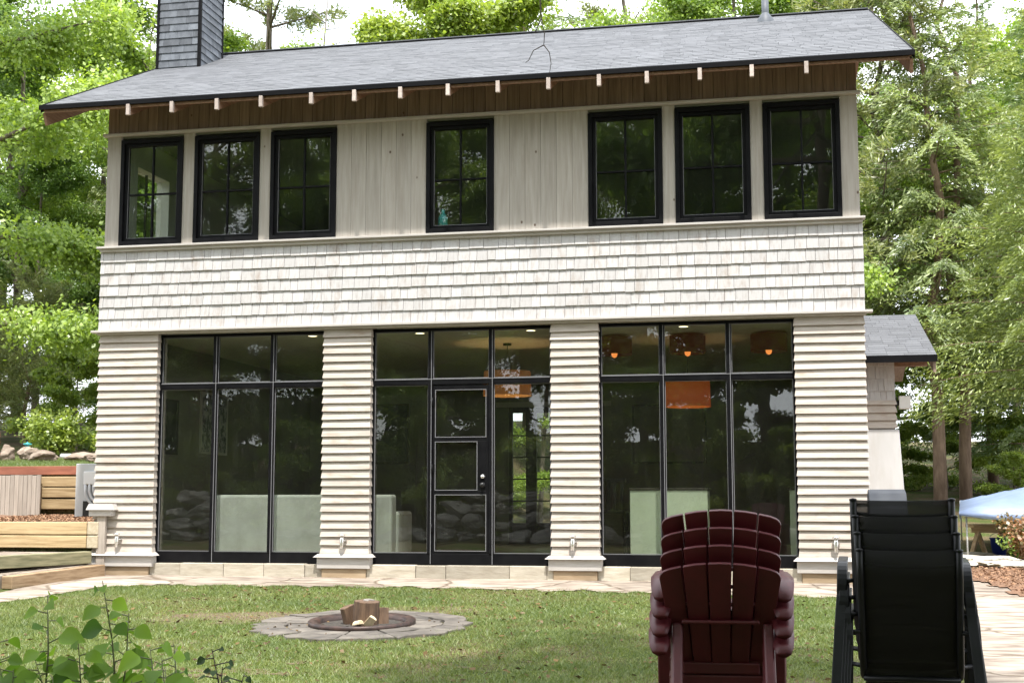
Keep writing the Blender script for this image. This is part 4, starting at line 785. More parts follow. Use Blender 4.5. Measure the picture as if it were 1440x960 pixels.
# ------------------------------------------------------------------ Adirondack chairs
def rslat(b, bl, br, tl, tr, th, nrm, rl=.0, rr=.0, arch=0.012):
    """slat between bottom-left/right and top-left/right with optionally rounded top corners"""
    bl, br, tl, tr = map(Vector, (bl, br, tl, tr)); nv = Vector(nrm) * th; pts = [bl, br]
    n = 5; upR = (tr - br).normalized(); upL = (tl - bl).normalized(); across = (tr - tl).normalized()
    if rr > 0:
        c = tr - upR * rr - across * rr
        pts += [c + across * rr * math.cos(q) + upR * rr * math.sin(q) for q in [math.pi / 2 * i / n for i in range(n + 1)]]
    else: pts.append(tr)
    pts.append((tl + tr) / 2 + (upL + upR).normalized() * arch)
    if rl > 0:
        c = tl - upL * rl + across * rl
        pts += [c - across * rl * math.cos(q) + upL * rl * math.sin(q) for q in [math.pi / 2 * (1 - i / n) for i in range(n + 1)]]
    else: pts.append(tl)
    m = len(pts)
    b.add([p for p in pts] + [p + nv for p in pts], [tuple(range(m)), tuple(range(2 * m - 1, m - 1, -1))] + [(i, m + i, m + (i + 1) % m, (i + 1) % m) for i in range(m)])
def make_adirondack(label):
    t = thing('adirondack_chair', label, 'chair', (0, 0, 0), 'stack of maroon garden chairs'); mt = M['maroon']
    yb, zb_, yt, zt = -.10, .33, -.44, .925
    up = Vector((0, yt - yb, zt - zb_)).normalized(); nf = Vector((0, up.z, -up.y))     # faces forward
    for i in range(-2, 3):
        b = MB(); cb, ct = i * .088, i * .128; hb, ht = .0425, .0592; dz = -.009 * i * i; dy = .014 * i * i
        P0 = lambda x, lo: Vector((x, (yb if lo else yt) + (dy * .5 if lo else dy), (zb_ - .06 if lo else zt - .52 * x * x)))
        rslat(b, P0(cb - hb, True), P0(cb + hb, True), P0(ct - ht, False), P0(ct + ht, False), .02, nf, .04 if i == -2 else .006, .04 if i == 2 else .006, .003)
        b.build('back_slat', mt, t, .004)
    for z, w, th in ((.62, .20, .02), (.37, .20, .06)):
        y = yb + (yt - yb) * (z - zb_) / (zt - zb_); MB().box(-w, w, y - .05, y - .014, z - th / 2, z + th / 2).build('back_rail', mt, t, .008)
    MB().box(-.225, .225, -.17, -.14, .285, .335).build('seat_rail', mt, t, .008)
    for i in range(6):
        y = -.06 + i * .088; z = .315 + .014 * i; MB().hexa([(-.245, y, z), (.245, y, z), (.245, y + .078, z + .012), (-.245, y + .078, z + .012)], [(-.245, y, z + .02), (.245, y, z + .02), (.245, y + .078, z + .032), (-.245, y + .078, z + .032)]).build('seat_slat', mt, t, .005)
    for s in (-1, 1):
        arm = MB(); pts = [(.255, .0), (.29, .010), (.335, .012), (.376, .006)]; low = [(.376, -.010), (.335, -.034), (.318, -.034), (.264, -.020)]; n = 4
        prof = [(s * x, z) for x, z in pts + low]
        ys_ = [(-.385, 1.5, .62), (-.35, .95, .86), (-.28, .28, .97), (-.2, .0, 1.0), (.30, .0, 1.0), (.42, .0, .96), (.455, .02, .86)]; vs = []
        for y, dzz, k in ys_: vs += [(s * .31 + (px - s * .31) * k, y, .565 + pz * k - dzz * .06) for px, pz in prof]
        m = 2 * n; fs = [(i * m + j, i * m + (j + 1) % m, (i + 1) * m + (j + 1) % m, (i + 1) * m + j) for i in range(len(ys_) - 1) for j in range(m)] + [tuple(range(m)), tuple(range(len(ys_) * m - 1, (len(ys_) - 1) * m - 1, -1))]
        arm.add(vs, fs, .5, True).build('armrest', mt, t)
        MB().hexa([(s * .27, .27, 0), (s * .35, .27, 0), (s * .35, .39, 0), (s * .27, .39, 0)], [(s * .27, .24, .572), (s * .352, .24, .572), (s * .352, .40, .585), (s * .27, .40, .585)]).build('front_leg', mt, t, .008)
        lg = MB(); prof = [(-.60, 0), (-.52, 0), (-.33, .26), (-.315, .31), (-.335, .345), (-.37, .345), (-.40, .28)]
        lg.prism(prof, 'x', s * .205, s * .262); lg.build('rear_leg', mt, t, .012)
        MB().hexa([(s * .247, -.2, .26), (s * .272, -.2, .26), (s * .272, .40, .33), (s * .247, .40, .33)], [(s * .247, -.2, .335), (s * .272, -.2, .335), (s * .272, .40, .41), (s * .247, .40, .41)]).build('side_rail', mt, t, .006)
    return t
AD = ('lowest maroon slatted garden chair in its stack on the lawn', 'second maroon garden chair from the bottom of its stack', 'third maroon garden chair from the bottom of its stack', 'topmost maroon slatted garden chair of the stack')
ad = make_adirondack(AD[0])
for k in range(4):
    o = ad if k == 0 else dup(ad, label=AD[k]); o.location = (8.215 + .002 * k, -8.40 + .03 * k, -.475 + .089 * k); o.rotation_euler.z = R(2.9)

# ------------------------------------------------------------------ sling chairs
def make_sling(label):
    t = thing('sling_chair', label, 'chair', (0, 0, 0), 'stack of black sling chairs'); mt = M['sling_frame']
    hw = .212; rear = [(-.045, .455), (-.10, .50), (-.19, .70), (-.27, .90), (-.31, 1.03)]
    fr = MB()
    for s in (-1, 1):
        fr.tube([(s * hw, .42, .455), (s * hw, .40, .46), (s * hw, .10, .43)] + [(s * hw, y, z) for y, z in rear], .0155, 8)
        fr.lathe([(0, .007), (.0165, .003), (.017, -.006), (0, -.006)], (s * hw, -.311, 1.030), 10)
    fr.tube([(-hw, .40, .455), (hw, .40, .455)], .013, 8)
    fr.tube([(-hw, -.285, .975)] + [(-hw * math.cos(q), -.285 + .02 * math.sin(q), .975 - .022 * math.sin(q)) for q in [math.pi * i / 8 for i in range(1, 8)]] + [(hw, -.285, .975)], .009, 6)
    fr.tube([(-hw, -.06, .44), (hw, -.06, .44)], .013, 8)
    fr.build('frame', mt, t)
    path = [(.39, .452), (.25, .425), (.10, .40), (.0, .41), (-.06, .45), (-.105, .52), (-.19, .71), (-.270, .90), (-.308, 1.028)]
    n = 9; vs = []
    for j, (y, z) in enumerate(path):
        for i in range(n):
            u = -1 + 2 * i / (n - 1); sag = .012 * (1 - u * u); top = .004 * (1 - u * u) if j == len(path) - 1 else 0
            vs.append((u * (hw - .008), y + sag * .8, z - (sag if j < 4 else 0) - top))
    me = MB().add(vs, [(j * n + i, j * n + i + 1, (j + 1) * n + i + 1, (j + 1) * n + i) for j in range(len(path) - 1) for i in range(n - 1)], .5, True).build('sling', M['sling'], t)
    sd = me.modifiers.new('thick', 'SOLIDIFY'); sd.thickness = .004
    for s in (-1, 1):
        def band(name, pts, w=.023, h=.007):
            b = MB(); vs = []; pts = [Vector(p) for p in pts]
            for i, p in enumerate(pts):
                d = (pts[min(i + 1, len(pts) - 1)] - pts[max(i - 1, 0)]).normalized(); sd_ = Vector((s, 0, 0)); u = sd_.cross(d).normalized()
                vs += [p - sd_ * w - u * h, p + sd_ * w - u * h, p + sd_ * w + u * h, p - sd_ * w + u * h]
            b.add(vs, [(i * 4 + j, i * 4 + (j + 1) % 4, (i + 1) * 4 + (j + 1) % 4, (i + 1) * 4 + j) for i in range(len(pts) - 1) for j in range(4)] + [(0, 1, 2, 3), tuple(len(vs) - 1 - q for q in range(4))], .5)
            b.build(name, mt, t, .004)
        arc = lambda y0, z0, r, a0, a1, x0, x1, n=7: [(s * (x0 + (x1 - x0) * i / n), y0 + r * math.cos(R(a0 + (a1 - a0) * i / n)), z0 + r * math.sin(R(a0 + (a1 - a0) * i / n))) for i in range(n + 1)]
        band('rear_leg', [(s * .318, -.40, 0), (s * .305, -.34, .22), (s * .288, -.26, .46), (s * .276, -.205, .60)])
        band('armrest', [(s * .276, -.205, .60)] + arc(-.085, .622, .118, 170, 90, .274, .270) + [(s * .272, .05, .745)] + arc(.27, .635, .11, 90, 5, .275, .283))
        band('front_leg', [(s * .283, .38, .644), (s * .288, .395, .45), (s * .297, .40, .2), (s * .306, .40, .0)])
        MB().tube([(s * hw, .30, .452), (s * .285, .385, .455)], .012, 6).build('brace', mt, t); MB().tube([(s * hw, -.175, .665), (s * .262, -.185, .655)], .011, 6).build('arm_bracket', mt, t)
    return t
SL_ = ('lowest black mesh sling chair in its stack by the path', 'second black sling chair from the bottom of its stack', 'third black sling chair from the bottom of its stack', 'topmost black sling chair of the stack beside the flagstone path')
slg = make_sling(SL_[0])
for k in range(4):
    o = slg if k == 0 else dup(slg, label=SL_[k]); o.location = (9.125 - .006 * k, -9.32 + .022 * k, -.475 + .074 * k); o.rotation_euler.z = R(-3.5)

# ------------------------------------------------------------------ grill, right side things
t = thing('gas_grill', 'grey-lidded gas grill at the right corner of the house', 'grill', (9.62, -.75, -.18))
MB().prism([(-1.0, .50), (-.50, .50), (-.50, .70), (-.56, .83), (-.68, .88), (-.85, .84), (-1.0, .62)], 'x', 9.43, 9.82).build('lid', M['grill_grey'], t, .012)
MB().box(9.41, 9.85, -.98, -.52, .36, .499).build('firebox', M['black_plastic'], t, .006); MB().tube([(9.46, -1.04, .60), (9.80, -1.04, .60)], .012, 8).build('handle', M['chrome'], t)
for a in (9.44, 9.82):
    for y in (-.95, -.55): MB().box(a - .02, a + .02, y - .02, y + .02, -.18, .36).build('leg', M['black_plastic'], t)
MB().box(9.42, 9.84, -.97, -.53, -.05, -.02).build('shelf', M['black_plastic'], t)
# tarp canopy
t = thing('canopy_tent', 'pale blue fabric canopy whose low corner shows beyond the sling chairs', 'canopy', (13.2, 7.6, -.1))
n = 10; vs = []; fs = []
c00 = Vector((11.15, 6.0, .57)); c10 = Vector((14.9, 5.6, .59)); c01 = Vector((11.6, 9.6, .75)); c11 = Vector((15.3, 9.3, .75)); apex = Vector((13.2, 7.7, 1.12))
for j in range(n + 1):
    for i in range(n + 1):
        u, v = i / n, j / n; p = c00.lerp(c10, u).lerp(c01.lerp(c11, u), v); m = 1 - max(abs(2 * u - 1), abs(2 * v - 1)); p.z += (apex.z - .66) * (m ** .92) - .03 * math.sin(math.pi * u * 4) * (1 - m) * .3; vs.append(p)
fs = [(j * (n + 1) + i, j * (n + 1) + i + 1, (j + 1) * (n + 1) + i + 1, (j + 1) * (n + 1) + i) for j in range(n) for i in range(n)]
o = MB().add(vs, fs, .5, True).build('canopy_cloth', M['tarp'], t); s_ = o.modifiers.new('thick', 'SOLIDIFY'); s_.thickness = .008
bb = MB()
for a, c in ((c00, c10), (c00, c01), (c10, c11)):
    pts = [a.lerp(c, i / 10) for i in range(11)]; vs = []
    for i, p in enumerate(pts): vs += [p, p - Vector((0, 0, .05 + .16 * math.sin(math.pi * i / 10)))]
    bb.add(vs, [(2 * i, 2 * i + 1, 2 * i + 3, 2 * i + 2) for i in range(10)], .5, True)
o = bb.build('valance', M['tarp'], t); s_ = o.modifiers.new('thick', 'SOLIDIFY'); s_.thickness = .006
for c in (c00 + Vector((.12, .12, -.06)), c10, c01, c11): MB().tube([(c.x, c.y, float(H(c.x, c.y))), (c.x, c.y, c.z - .01)], .013, 8).build('pole', M['grey_metal'], t)
# sawhorse table and bucket
t = thing('sawhorse_table', 'plank resting on wooden sawhorses below the blue canopy', 'table', (12.2, 8.0, -.1)); zt = .33
MB().bar((11.50, 7.7, zt), (14.2, 8.1, zt), .5, .05).build('tabletop', M['raw_lumber'], t, .004)
for x, y in ((11.82, 7.75), (13.6, 8.0)):
    hs = MB().bar((x - .28, y, zt - .07), (x + .28, y, zt - .07), .09, .085)
    for sx in (-.18, .18):
        for sg in (-1, 1): hs.bar((x + sx, y + .02 * sg, zt - .1), (x + sx + sg * .13, y + sg * .16, float(H(x, y)) - .02), .07, .045)
    hs.build('sawhorse', M['raw_lumber'], t)
t = thing('bucket', 'dark blue plastic bucket under the plank table', 'bucket', (11.92, 7.45, .0)); gzb = float(H(11.92, 7.45))
MB().lathe([(0, 0), (.10, 0), (.135, .27), (.145, .27), (.145, .29), (.125, .29), (.10, .02), (0, .02)], (11.92, 7.45, gzb), 20).build('pail', M['blue_plastic'], t)
MB().tube([(11.92 - .14 * math.cos(q), 7.45, gzb + .28 + .09 * math.sin(q)) for q in [math.pi * i / 10 for i in range(11)]], .005, 6).build('handle', M['chrome'], t)
G = 'pale flat stones along the mulch bed'
for k, (lab, x, y, s) in enumerate((('nearest pale flat stone along the mulch bed', 11.55, 4.2, (.42, .42, .07)), ('second nearest pale flat stone along the mulch bed', 11.15, 4.6, (.5, .5, .06)), ('long pale flat stone in the middle of the row by the mulch', 11.6, 5.3, (.55, .5, .09)), ('broad pale flat stone just before the sawhorses', 11.3, 6.1, (.7, .5, .08)), ('farthest pale flat stone below the canopy corner', 11.45, 7.0, (.55, .5, .07)), ('small pale flat stone at the left end of the row', 10.75, 5.4, (.4, .4, .06)))):
    rock('flat_stone', lab, 'stone', (x, y, -.18 + s[2] * .5), s, 60 + k, M['white_stone'], G, k * .7)

# ------------------------------------------------------------------ trees
def unit(a): return np.stack([np.cos(a), np.sin(a)], -1)
class Crown:
    def __init__(s): s.V = []; s.T = []
    def add(s, V, T): s.V.append(V); s.T.append(T)
    def mesh(s, name, mat): return quadmesh(name, np.concatenate(s.V), np.concatenate(s.T), mat)
def limb_path(p, d, L, k, rise, jit, r):
    pts = [p]; d = Vector(d)
    for i in range(k):
        d = (d + Vector((r.uniform(-jit, jit), r.uniform(-jit, jit), rise + r.uniform(-jit, jit) * .6))).normalized(); p = p + d * (L / k); pts.append(p)
    return pts
def clump(cr, c, n, rad, flat, size, g, droop=.25):
    q = norm(g.normal(size=(n, 3))) * (g.uniform(0, 1, (n, 1)) ** .45) * rad; q[:, 2] *= flat; C = np.array(c) + q + g.normal(0, .10, (n, 3)) * rad
    q0 = g.uniform(-.25, .25); D = q * (1, 1, .4) + g.normal(0, .5, (n, 3)) * rad; D[:, 2] -= droop * rad; Nn = g.normal(0, .6, (n, 3)) + (0, -.55, .8) + q / rad * .5
    L = g.uniform(.6, 1.35, n) * size; cr.add(leaves(C, D, Nn, L, L * g.uniform(.6, .9, n)), np.clip(g.normal(.5 + q0, .2, n), 0, 1))
def maple(name, seed, Ht, Rad, base, leaf, nl=17, per=190, size=.102, mat='maple_leaf', bark='bark', flat=.62, tr=.2):
    r = random.Random(seed); g = np.random.default_rng(seed); w = MB(); cr = Crown()
    tp = [Vector((0, 0, -.3))]; d = Vector((0, 0, 1))
    for i in range(8): d = (d + Vector((r.uniform(-.06, .06), r.uniform(-.06, .06), .3))).normalized(); tp.append(tp[-1] + d * Ht * .92 / 8)
    w.tube(tp, [tr * (1 - .85 * i / 8) for i in range(9)], 9)
    for k in range(nl):
        f = (k + r.random()) / nl; h = base + (Ht * .9 - base) * f; i = min(7, int(h / (Ht * .92) * 8)); p = tp[i].lerp(tp[i + 1], (h / (Ht * .92) * 8 - i) % 1)
        L = Rad * (1.0 - .62 * f ** 1.6) * r.uniform(.78, 1.1) * (.75 + .25 * min(1, f * 5)); a = k * 2.4 + r.uniform(-.5, .5); el = .15 + .9 * f
        lp = limb_path(p, (math.cos(a), math.sin(a), el * .7), L, 6, .02 - .06 * (1 - f), .16, r); r0 = tr * .42 * (1 - .6 * f); w.tube(lp, [r0 * (1 - .8 * j / 6) for j in range(7)], 6)
        for j in range(2, 7):
            for s in range(3 if j < 6 else 2):
                b2 = a + r.uniform(-1.2, 1.2); q = limb_path(lp[j], (math.cos(b2), math.sin(b2), r.uniform(-.15, .4)), L * r.uniform(.16, .34), 3, -.02, .2, r); w.tube(q, [r0 * .22, r0 * .17, r0 * .1, r0 * .05], 4)
                for c in (q[1], q[2], q[3]):
                    if r.random() < .78: clump(cr, (c.x + r.uniform(-.1, .1), c.y + r.uniform(-.1, .1), c.z), int(per * r.uniform(.5, 1.1)), r.uniform(.32, .95) * Rad / 4.5, flat, size, g)
    for s in range(5): c = tp[8]; clump(cr, (c.x + r.uniform(-.6, .6), c.y + r.uniform(-.6, .6), c.z + r.uniform(-.6, .3)), per, .7, .7, size, g)
    return w, cr.mesh('crown', M[mat]), bark
def sprays(cr, pts, g, tw, size, drop, wid, dens):
    """flat feathery twigs either side of a bough"""
    P_ = np.array([tuple(p) for p in pts]); seg = len(P_) - 1
    n = int(dens); u = g.uniform(.12, 1, n) * seg; i = np.minimum(u.astype(int), seg - 1); f = (u - i)[:, None]; B = P_[i] * (1 - f) + P_[i + 1] * f; T = norm(P_[i + 1] - P_[i])
    S = norm(np.cross(T, (0, 0, 1))) * np.where(g.uniform(0, 1, n) < .5, -1, 1)[:, None]; taper = (1 - .7 * (u / seg))[:, None]
    q = g.uniform(0, 1, (n, 1)); off = S * q * tw * taper; C = B + off + T * q * tw * .45 * taper; C[:, 2] -= drop * (q[:, 0] ** 1.5) * tw; C += g.normal(0, .035, (n, 3))
    D = S * .7 + T * .75 + g.normal(0, .4, (n, 3)); D[:, 2] -= .45 * drop + .2; Nn = g.normal(0, .5, (n, 3)) + (0, -.5, .8); L = g.uniform(.7, 1.35, n) * size
    b0 = g.uniform(-.15, .15); cr.add(leaves(C, D, Nn, L, L * wid), np.clip(.25 + .45 * q[:, 0] + b0 + g.normal(0, .17, n), 0, 1))
def conifer(name, seed, Ht, Rad, base, mat, nb=84, dens=860, size=.15, drop=.5, wid=.24, bark='bark_red', tr=.17, power=.85, gap=0.0, rise=.0):
    r = random.Random(seed); g = np.random.default_rng(seed); w = MB(); cr = Crown()
    tp = [Vector((r.uniform(-.05, .05) * i, r.uniform(-.05, .05) * i, -.3 + (Ht + .3) * i / 10)) for i in range(11)]; w.tube(tp, [tr * (1 - .9 * i / 10) for i in range(11)], 9)
    for k in range(nb):
        f = ((k + r.random()) / nb); h = base + (Ht * .985 - base) * f; i = min(9, int((h + .3) / (Ht + .3) * 10)); p = tp[i].lerp(tp[i + 1], ((h + .3) / (Ht + .3) * 10) - i)
        if r.random() < gap: continue
        L = (Rad * (1 - f) ** power + .25) * r.uniform(.65, 1.12); a = k * 2.399 + r.uniform(-.35, .35); lp = limb_path(p, (math.cos(a), math.sin(a), .12 + rise + .5 * f), L, 5, -.07 * drop * 2 + rise * .2, .07, r); r0 = max(.012, tr * .2 * (1 - .7 * f))
        w.tube(lp, [r0 * (1 - .85 * j / 5) for j in range(6)], 5); sprays(cr, lp, g, L * .42 + .12, size, drop, wid, dens * (L / Rad) ** 1.25 + 25)
    return w, cr.mesh('crown', M[mat]), bark
def pine(name, seed, Ht, Rad, base, nb=44, tufts=22, per=40, mat='pine_needle', gap=.1, size=.2, tr=.16):
    r = random.Random(seed); g = np.random.default_rng(seed); w = MB(); cr = Crown()
    tp = [Vector((r.uniform(-.04, .04) * i, r.uniform(-.04, .04) * i, -.3 + (Ht + .3) * i / 10)) for i in range(11)]; w.tube(tp, [tr * (1 - .85 * i / 10) for i in range(11)], 9)
    for k in range(nb):
        f = (k // 4 * 4 + r.random() * 1.2) / nb; h = base + (Ht * .97 - base) * min(f, 1); i = min(9, int((h + .3) / (Ht + .3) * 10)); p = tp[i].lerp(tp[i + 1], ((h + .3) / (Ht + .3) * 10) - i); bare = r.random() < gap
        L = Rad * (1 - .75 * f ** 1.5) * r.uniform(.55, 1.1); a = k * 1.62 + r.uniform(-.4, .4); lp = limb_path(p, (math.cos(a), math.sin(a), .18 + .35 * f), L, 6, .02, .10, r); r0 = .045 * (1 - .5 * f) * Ht / 15; w.tube(lp, [r0 * (1 - .85 * j / 6) for j in range(7)], 5)
        if bare: continue
        for s in range(tufts):
            u = r.uniform(.3, 1) * 6; j = min(5, int(u)); c = lp[j].lerp(lp[j + 1], u - j); o_ = Vector((r.gauss(0, .32), r.gauss(0, .32), r.gauss(.05, .09))) * (L / 3 + .3); c2 = c + o_; w.tube([c, c2], [.008, .004], 3, cap=False)
            n = per; D = norm(g.normal(0, .6, (n, 3)) + np.array(tuple(o_.normalized() * .6)) + (0, 0, .25)); C = np.array(tuple(c2)) + g.normal(0, .09, (n, 3)) + D * size * .35; L_ = g.uniform(.75, 1.2, n) * size; cr.add(leaves(C, D, g.normal(size=(n, 3)), L_, L_ * .16 + .008), np.clip(g.normal(.5 + r.uniform(-.15, .2), .2, n), 0, 1))
    return w, cr.mesh('crown', M[mat]), bark_of
bark_of = 'bark'
PROTO = {}
def proto(key, res): w, me, bk = res; PROTO[key] = (w.build('trunk', M[bk]), me); COL.objects.unlink(PROTO[key][0])
proto('maple', maple('maple', 3, 15, 4.6, 2.6, None))
proto('shade', maple('shade', 51, 13, 4.6, 6.6, None, nl=16, per=190, size=.15, mat='maple_leaf_deep'))
proto('maple_b', maple('maple_b', 11, 16, 4.2, 3.2, None, nl=16))
proto('deep', maple('deep', 21, 15, 4.4, 2.2, None, nl=15, mat='maple_leaf_deep'))
proto('young', maple('young', 31, 8, 2.3, 1.0, None, nl=13, per=230, size=.068, mat='young_leaf', tr=.09))
proto('bush', maple('bush', 41, 3.6, 2.0, .3, None, nl=10, per=130, size=.095, mat='young_leaf', flat=.6, tr=.06))
proto('hemlock', conifer('hemlock', 5, 15, 3.3, 3.3, 'hemlock_needle'))
proto('hemlock_b', conifer('hemlock_b', 15, 16, 3.0, 4.0, 'hemlock_needle', nb=72))
proto('spruce', conifer('spruce', 25, 16, 2.7, 1.0, 'spruce_needle', nb=110, dens=800, size=.13, drop=.35))
proto('soft_pine', conifer('soft_pine', 35, 4.6, 1.9, .3, 'pine_needle', nb=60, dens=800, size=.12, drop=.1, wid=.18, rise=.25, power=.7, tr=.07))
proto('pine', pine('pine', 7, 16.5, 4.0, 3.2))
proto('pine_thin', pine('pine_thin', 17, 17, 2.6, 6.5, nb=34, tufts=16, gap=.3))
TREES = 0
def tree(kind, name, label, x, y, s=1.0, rz=0.0, group=None, cat='tree', sz=None, z=None):
    t = thing(name, label, cat, (x, y, (float(H(x, y)) if z is None else z) - .05), group); tr, me = PROTO[kind]
    a = tr.copy(); COL.objects.link(a); a.parent = t; c = bpy.data.objects.new('crown', me); COL.objects.link(c); c.parent = t
    t.scale = (s, s, sz or s); t.rotation_euler.z = rz; return t
GB = 'trees behind the house'
tree('maple', 'maple_tree', 'large bright maple filling the upper left corner beside the house', -9.4, 10.5, 1.02, .4, GB, sz=1.12)
tree('maple_b', 'maple_tree', 'second maple close to the left house corner behind the boulders', -7.7, 17.5, 1.0, 2.1, GB)
tree('deep', 'maple_tree', 'dark leafy tree in the shade behind the soft pine at far left', -13.5, 20, .95, 1.0, GB)
tree('soft_pine', 'young_pine_tree', 'low fluffy yellow-green pine above the boulder row', -10.6, 15.6, 1.0, .5, GB)
tree('soft_pine', 'young_pine_tree', 'smaller fluffy pine at the left picture edge', -12.6, 16.5, .85, 2.5, GB)
tree('bush', 'bush', 'leafy green bush right against the left pillar edge', -8.1, 13.8, .75, 1.3, GB, 'bush')
tree('bush', 'bush', 'low bush in the shade below the left maple', -11.6, 12.6, .5, 3.3, GB, 'bush')
tree('deep', 'maple_tree', 'dark tree deep in the left background', -17.5, 25, 1.0, 4.0, GB)
tree('hemlock', 'hemlock_tree', 'dark hemlock behind the left maple', -15, 17, .95, 5.0, GB)
tree('pine', 'pine_tree', 'yellowish pine rising behind the roof just right of the chimney', -6.6, 22, 1.22, .9, GB)
tree('young', 'young_tree', 'small yellow-green treetop over the roof right of the pine', -2.9, 18.5, 1.42, .5, GB)
tree('young', 'young_tree', 'bright green treetop over the left middle of the roof', -1.4, 20, 1.62, 2.2, GB)
tree('young', 'young_tree', 'low shrubby treetop at the foot of the dead snags', -4.4, 19, 1.36, 4.2, GB)
tree('spruce', 'spruce_tree', 'dark green spruce over the middle of the roof', 1.0, 24, 1.5, .2, GB)
tree('maple', 'maple_tree', 'light green maple right of the spruce over the roof', 2.9, 22, .98, 5.1, GB)
tree('young', 'young_tree', 'bushy treetop left of the spruce over the roof', -.4, 21, 1.95, 1.1, GB)
tree('pine_thin', 'pine_tree', 'thin straggly pine against the sky right of the roof middle', 3.75, 28, 1.2, .7, GB)
tree('maple_b', 'maple_tree', 'yellow-green maple behind the grey vent pipe', 7.6, 19, 1.0, .3, GB)
tree('maple', 'maple_tree', 'tall maple left of the vent pipe behind the roof', 6.4, 24, 1.08, 1.9, GB)
tree('maple_b', 'maple_tree', 'maple behind the right end of the roof ridge', 9.3, 23, 1.05, 4.4, GB)
tree('pine', 'pine_tree', 'tall pine with level boughs just right of the house', 10.95, 18.5, 1.0, 2.6, GB)
for k, (lab, kd, x, y, s_) in enumerate((('leafy maple filling the sky gap beside the upper left windows', 'maple', -12.6, 23.5, .9), ('fresh green maple behind the bush at the left pillar', 'maple_b', -9.8, 21, .72), ('tall maple at the far upper left edge of the picture', 'maple_b', -16.5, 20.5, 1.15))): tree(kd, 'maple_tree', lab, x, y, s_, k * 2.2 + .3, GB)
tree('deep', 'maple_tree', 'low-crowned leafy tree behind the soft pine at left', -12.2, 18.8, .62, 1.9, GB); tree('hemlock_b', 'hemlock_tree', 'shaded hemlock between the left maples and the house', -10.2, 20.5, .8, .6, GB); tree('deep', 'maple_tree', 'dark leafy tree low behind the left corner pillar', -9.0, 19.5, .55, 2.9, GB)
tree('young', 'young_tree', 'small green tree seen through the left glass strip of the rear door', 1.2, 14.0, .72, .4, GB); tree('young', 'young_tree', 'small green tree seen through the right glass strip of the rear door', 2.9, 15.2, .78, 2.4, GB)
GR = 'trees on the right beyond the side wing'
tree('hemlock', 'hemlock_tree', 'hemlock with a bare reddish lower trunk right of the wing roof', 12.1, 17.6, 1.0, .2, GR)
tree('hemlock_b', 'hemlock_tree', 'second hemlock with a slimmer bare trunk beside the first', 12.75, 18.3, .95, 1.4, GR)
tree('hemlock', 'hemlock_tree', 'broad hemlock drooping into the right picture edge', 14.4, 14.5, .9, 2.8, GR, sz=.82)
tree('hemlock_b', 'hemlock_tree', 'near hemlock mostly outside the right picture edge', 15.6, 11.5, .85, 4.4, GR, sz=.7)
tree('maple', 'maple_tree', 'bright maple in the upper right corner', 17.0, 26, 1.1, 3.7, GR)
tree('spruce', 'spruce_tree', 'dense spruce closing the gap behind the two hemlock trunks', 14.2, 24, .95, 2.0, GR)
tree('deep', 'maple_tree', 'dark leafy tree behind the pair of hemlock trunks', 11.8, 29, .9, 5.5, GR)
tree('spruce', 'spruce_tree', 'deep green spruce filling the middle of the right-hand trees', 15.4, 20.5, 1.05, 1.2, GR)
tree('deep', 'maple_tree', 'deep green leafy tree at the right edge behind the canopy', 17.6, 23, .95, 2.2, GR)
tree('maple_b', 'maple_tree', 'sunny maple far behind the canopy', 16.5, 34, .95, .8, GR)
for k, (x, y, s) in enumerate(((11.2, 22.5, .8), (12.9, 23.5, .7), (14.2, 20.5, .62), (16.0, 21, .8), (10.4, 27, .9), (14.0, 14.6, .32), (13.6, 15.6, .40))):
    tree('bush', 'bush', ('sunlit bush left of the hemlock trunks beside the wing', 'sunlit bush between the two hemlock trunks', 'low bright bush right of the slimmer hemlock trunk', 'bright bush behind the canopy tip at right', 'tall bush tucked behind the wing roof', 'small bush under the broad drooping hemlock', 'small bush behind the plank table')[k], x, y, s, k * 1.3, 'bushes under the right-hand trees', 'bush')
FAR = [(-26, 38, 'maple', 1.2), (-22, 42, 'deep', 1.0), (-2, 40, 'deep', .55), (8.5, 42, 'deep', .95), (13, 46, 'maple_b', 1.1), (19, 42, 'maple', 1.1), (24, 48, 'deep', 1.2), (21, 34, 'maple_b', 1.0), (-31, 30, 'maple_b', 1.2), (-23, 29, 'maple', 1.1)]
for k, (x, y, kd, s) in enumerate(FAR): tree(kd, 'forest_tree', 'distant leafy forest tree showing only as foliage behind nearer trees', x, y, s, k * 1.7, 'far forest trees')
# dead snags and bare twigs
def snag(label, x, y, h, seed, lean):
    r = random.Random(seed); w = MB(); z = float(H(x, y)); tp = [Vector((x + lean * i / 8 + r.uniform(-.06, .06), y, z + h * i / 8)) for i in range(9)]; w.tube(tp, [.11 * (1 - .88 * i / 8) for i in range(9)], 7)
    t = thing('dead_tree', label, 'tree', (x, y, z), 'dead snags behind the roof'); w.build('trunk', M['dead_wood'], t); b = MB()
    for k in range(16): i = r.randint(4, 7); a = r.uniform(0, 6.28); p = limb_path(tp[i].lerp(tp[i + 1], r.random()), (math.cos(a), math.sin(a), r.uniform(.1, .8)), r.uniform(.7, 1.9), 4, .04, .2, r); b.tube(p, [.022, .016, .012, .008, .004], 4)
    b.build('bare_branches', M['dead_wood'], t)
snag('thin grey dead tree standing left of the spruce over the roof', -1.9, 26, 15.8, 1, -.3)
snag('forked grey dead tree just left of the spruce crown', -.8, 25, 16, 2, .5)
snag('leaning grey dead tree nearest the spruce over the roof', -.1, 26.5, 16.5, 3, -.8)
snag('bare grey branches standing beside the yellowish pine', -5.2, 21.5, 13.6, 5, .5)

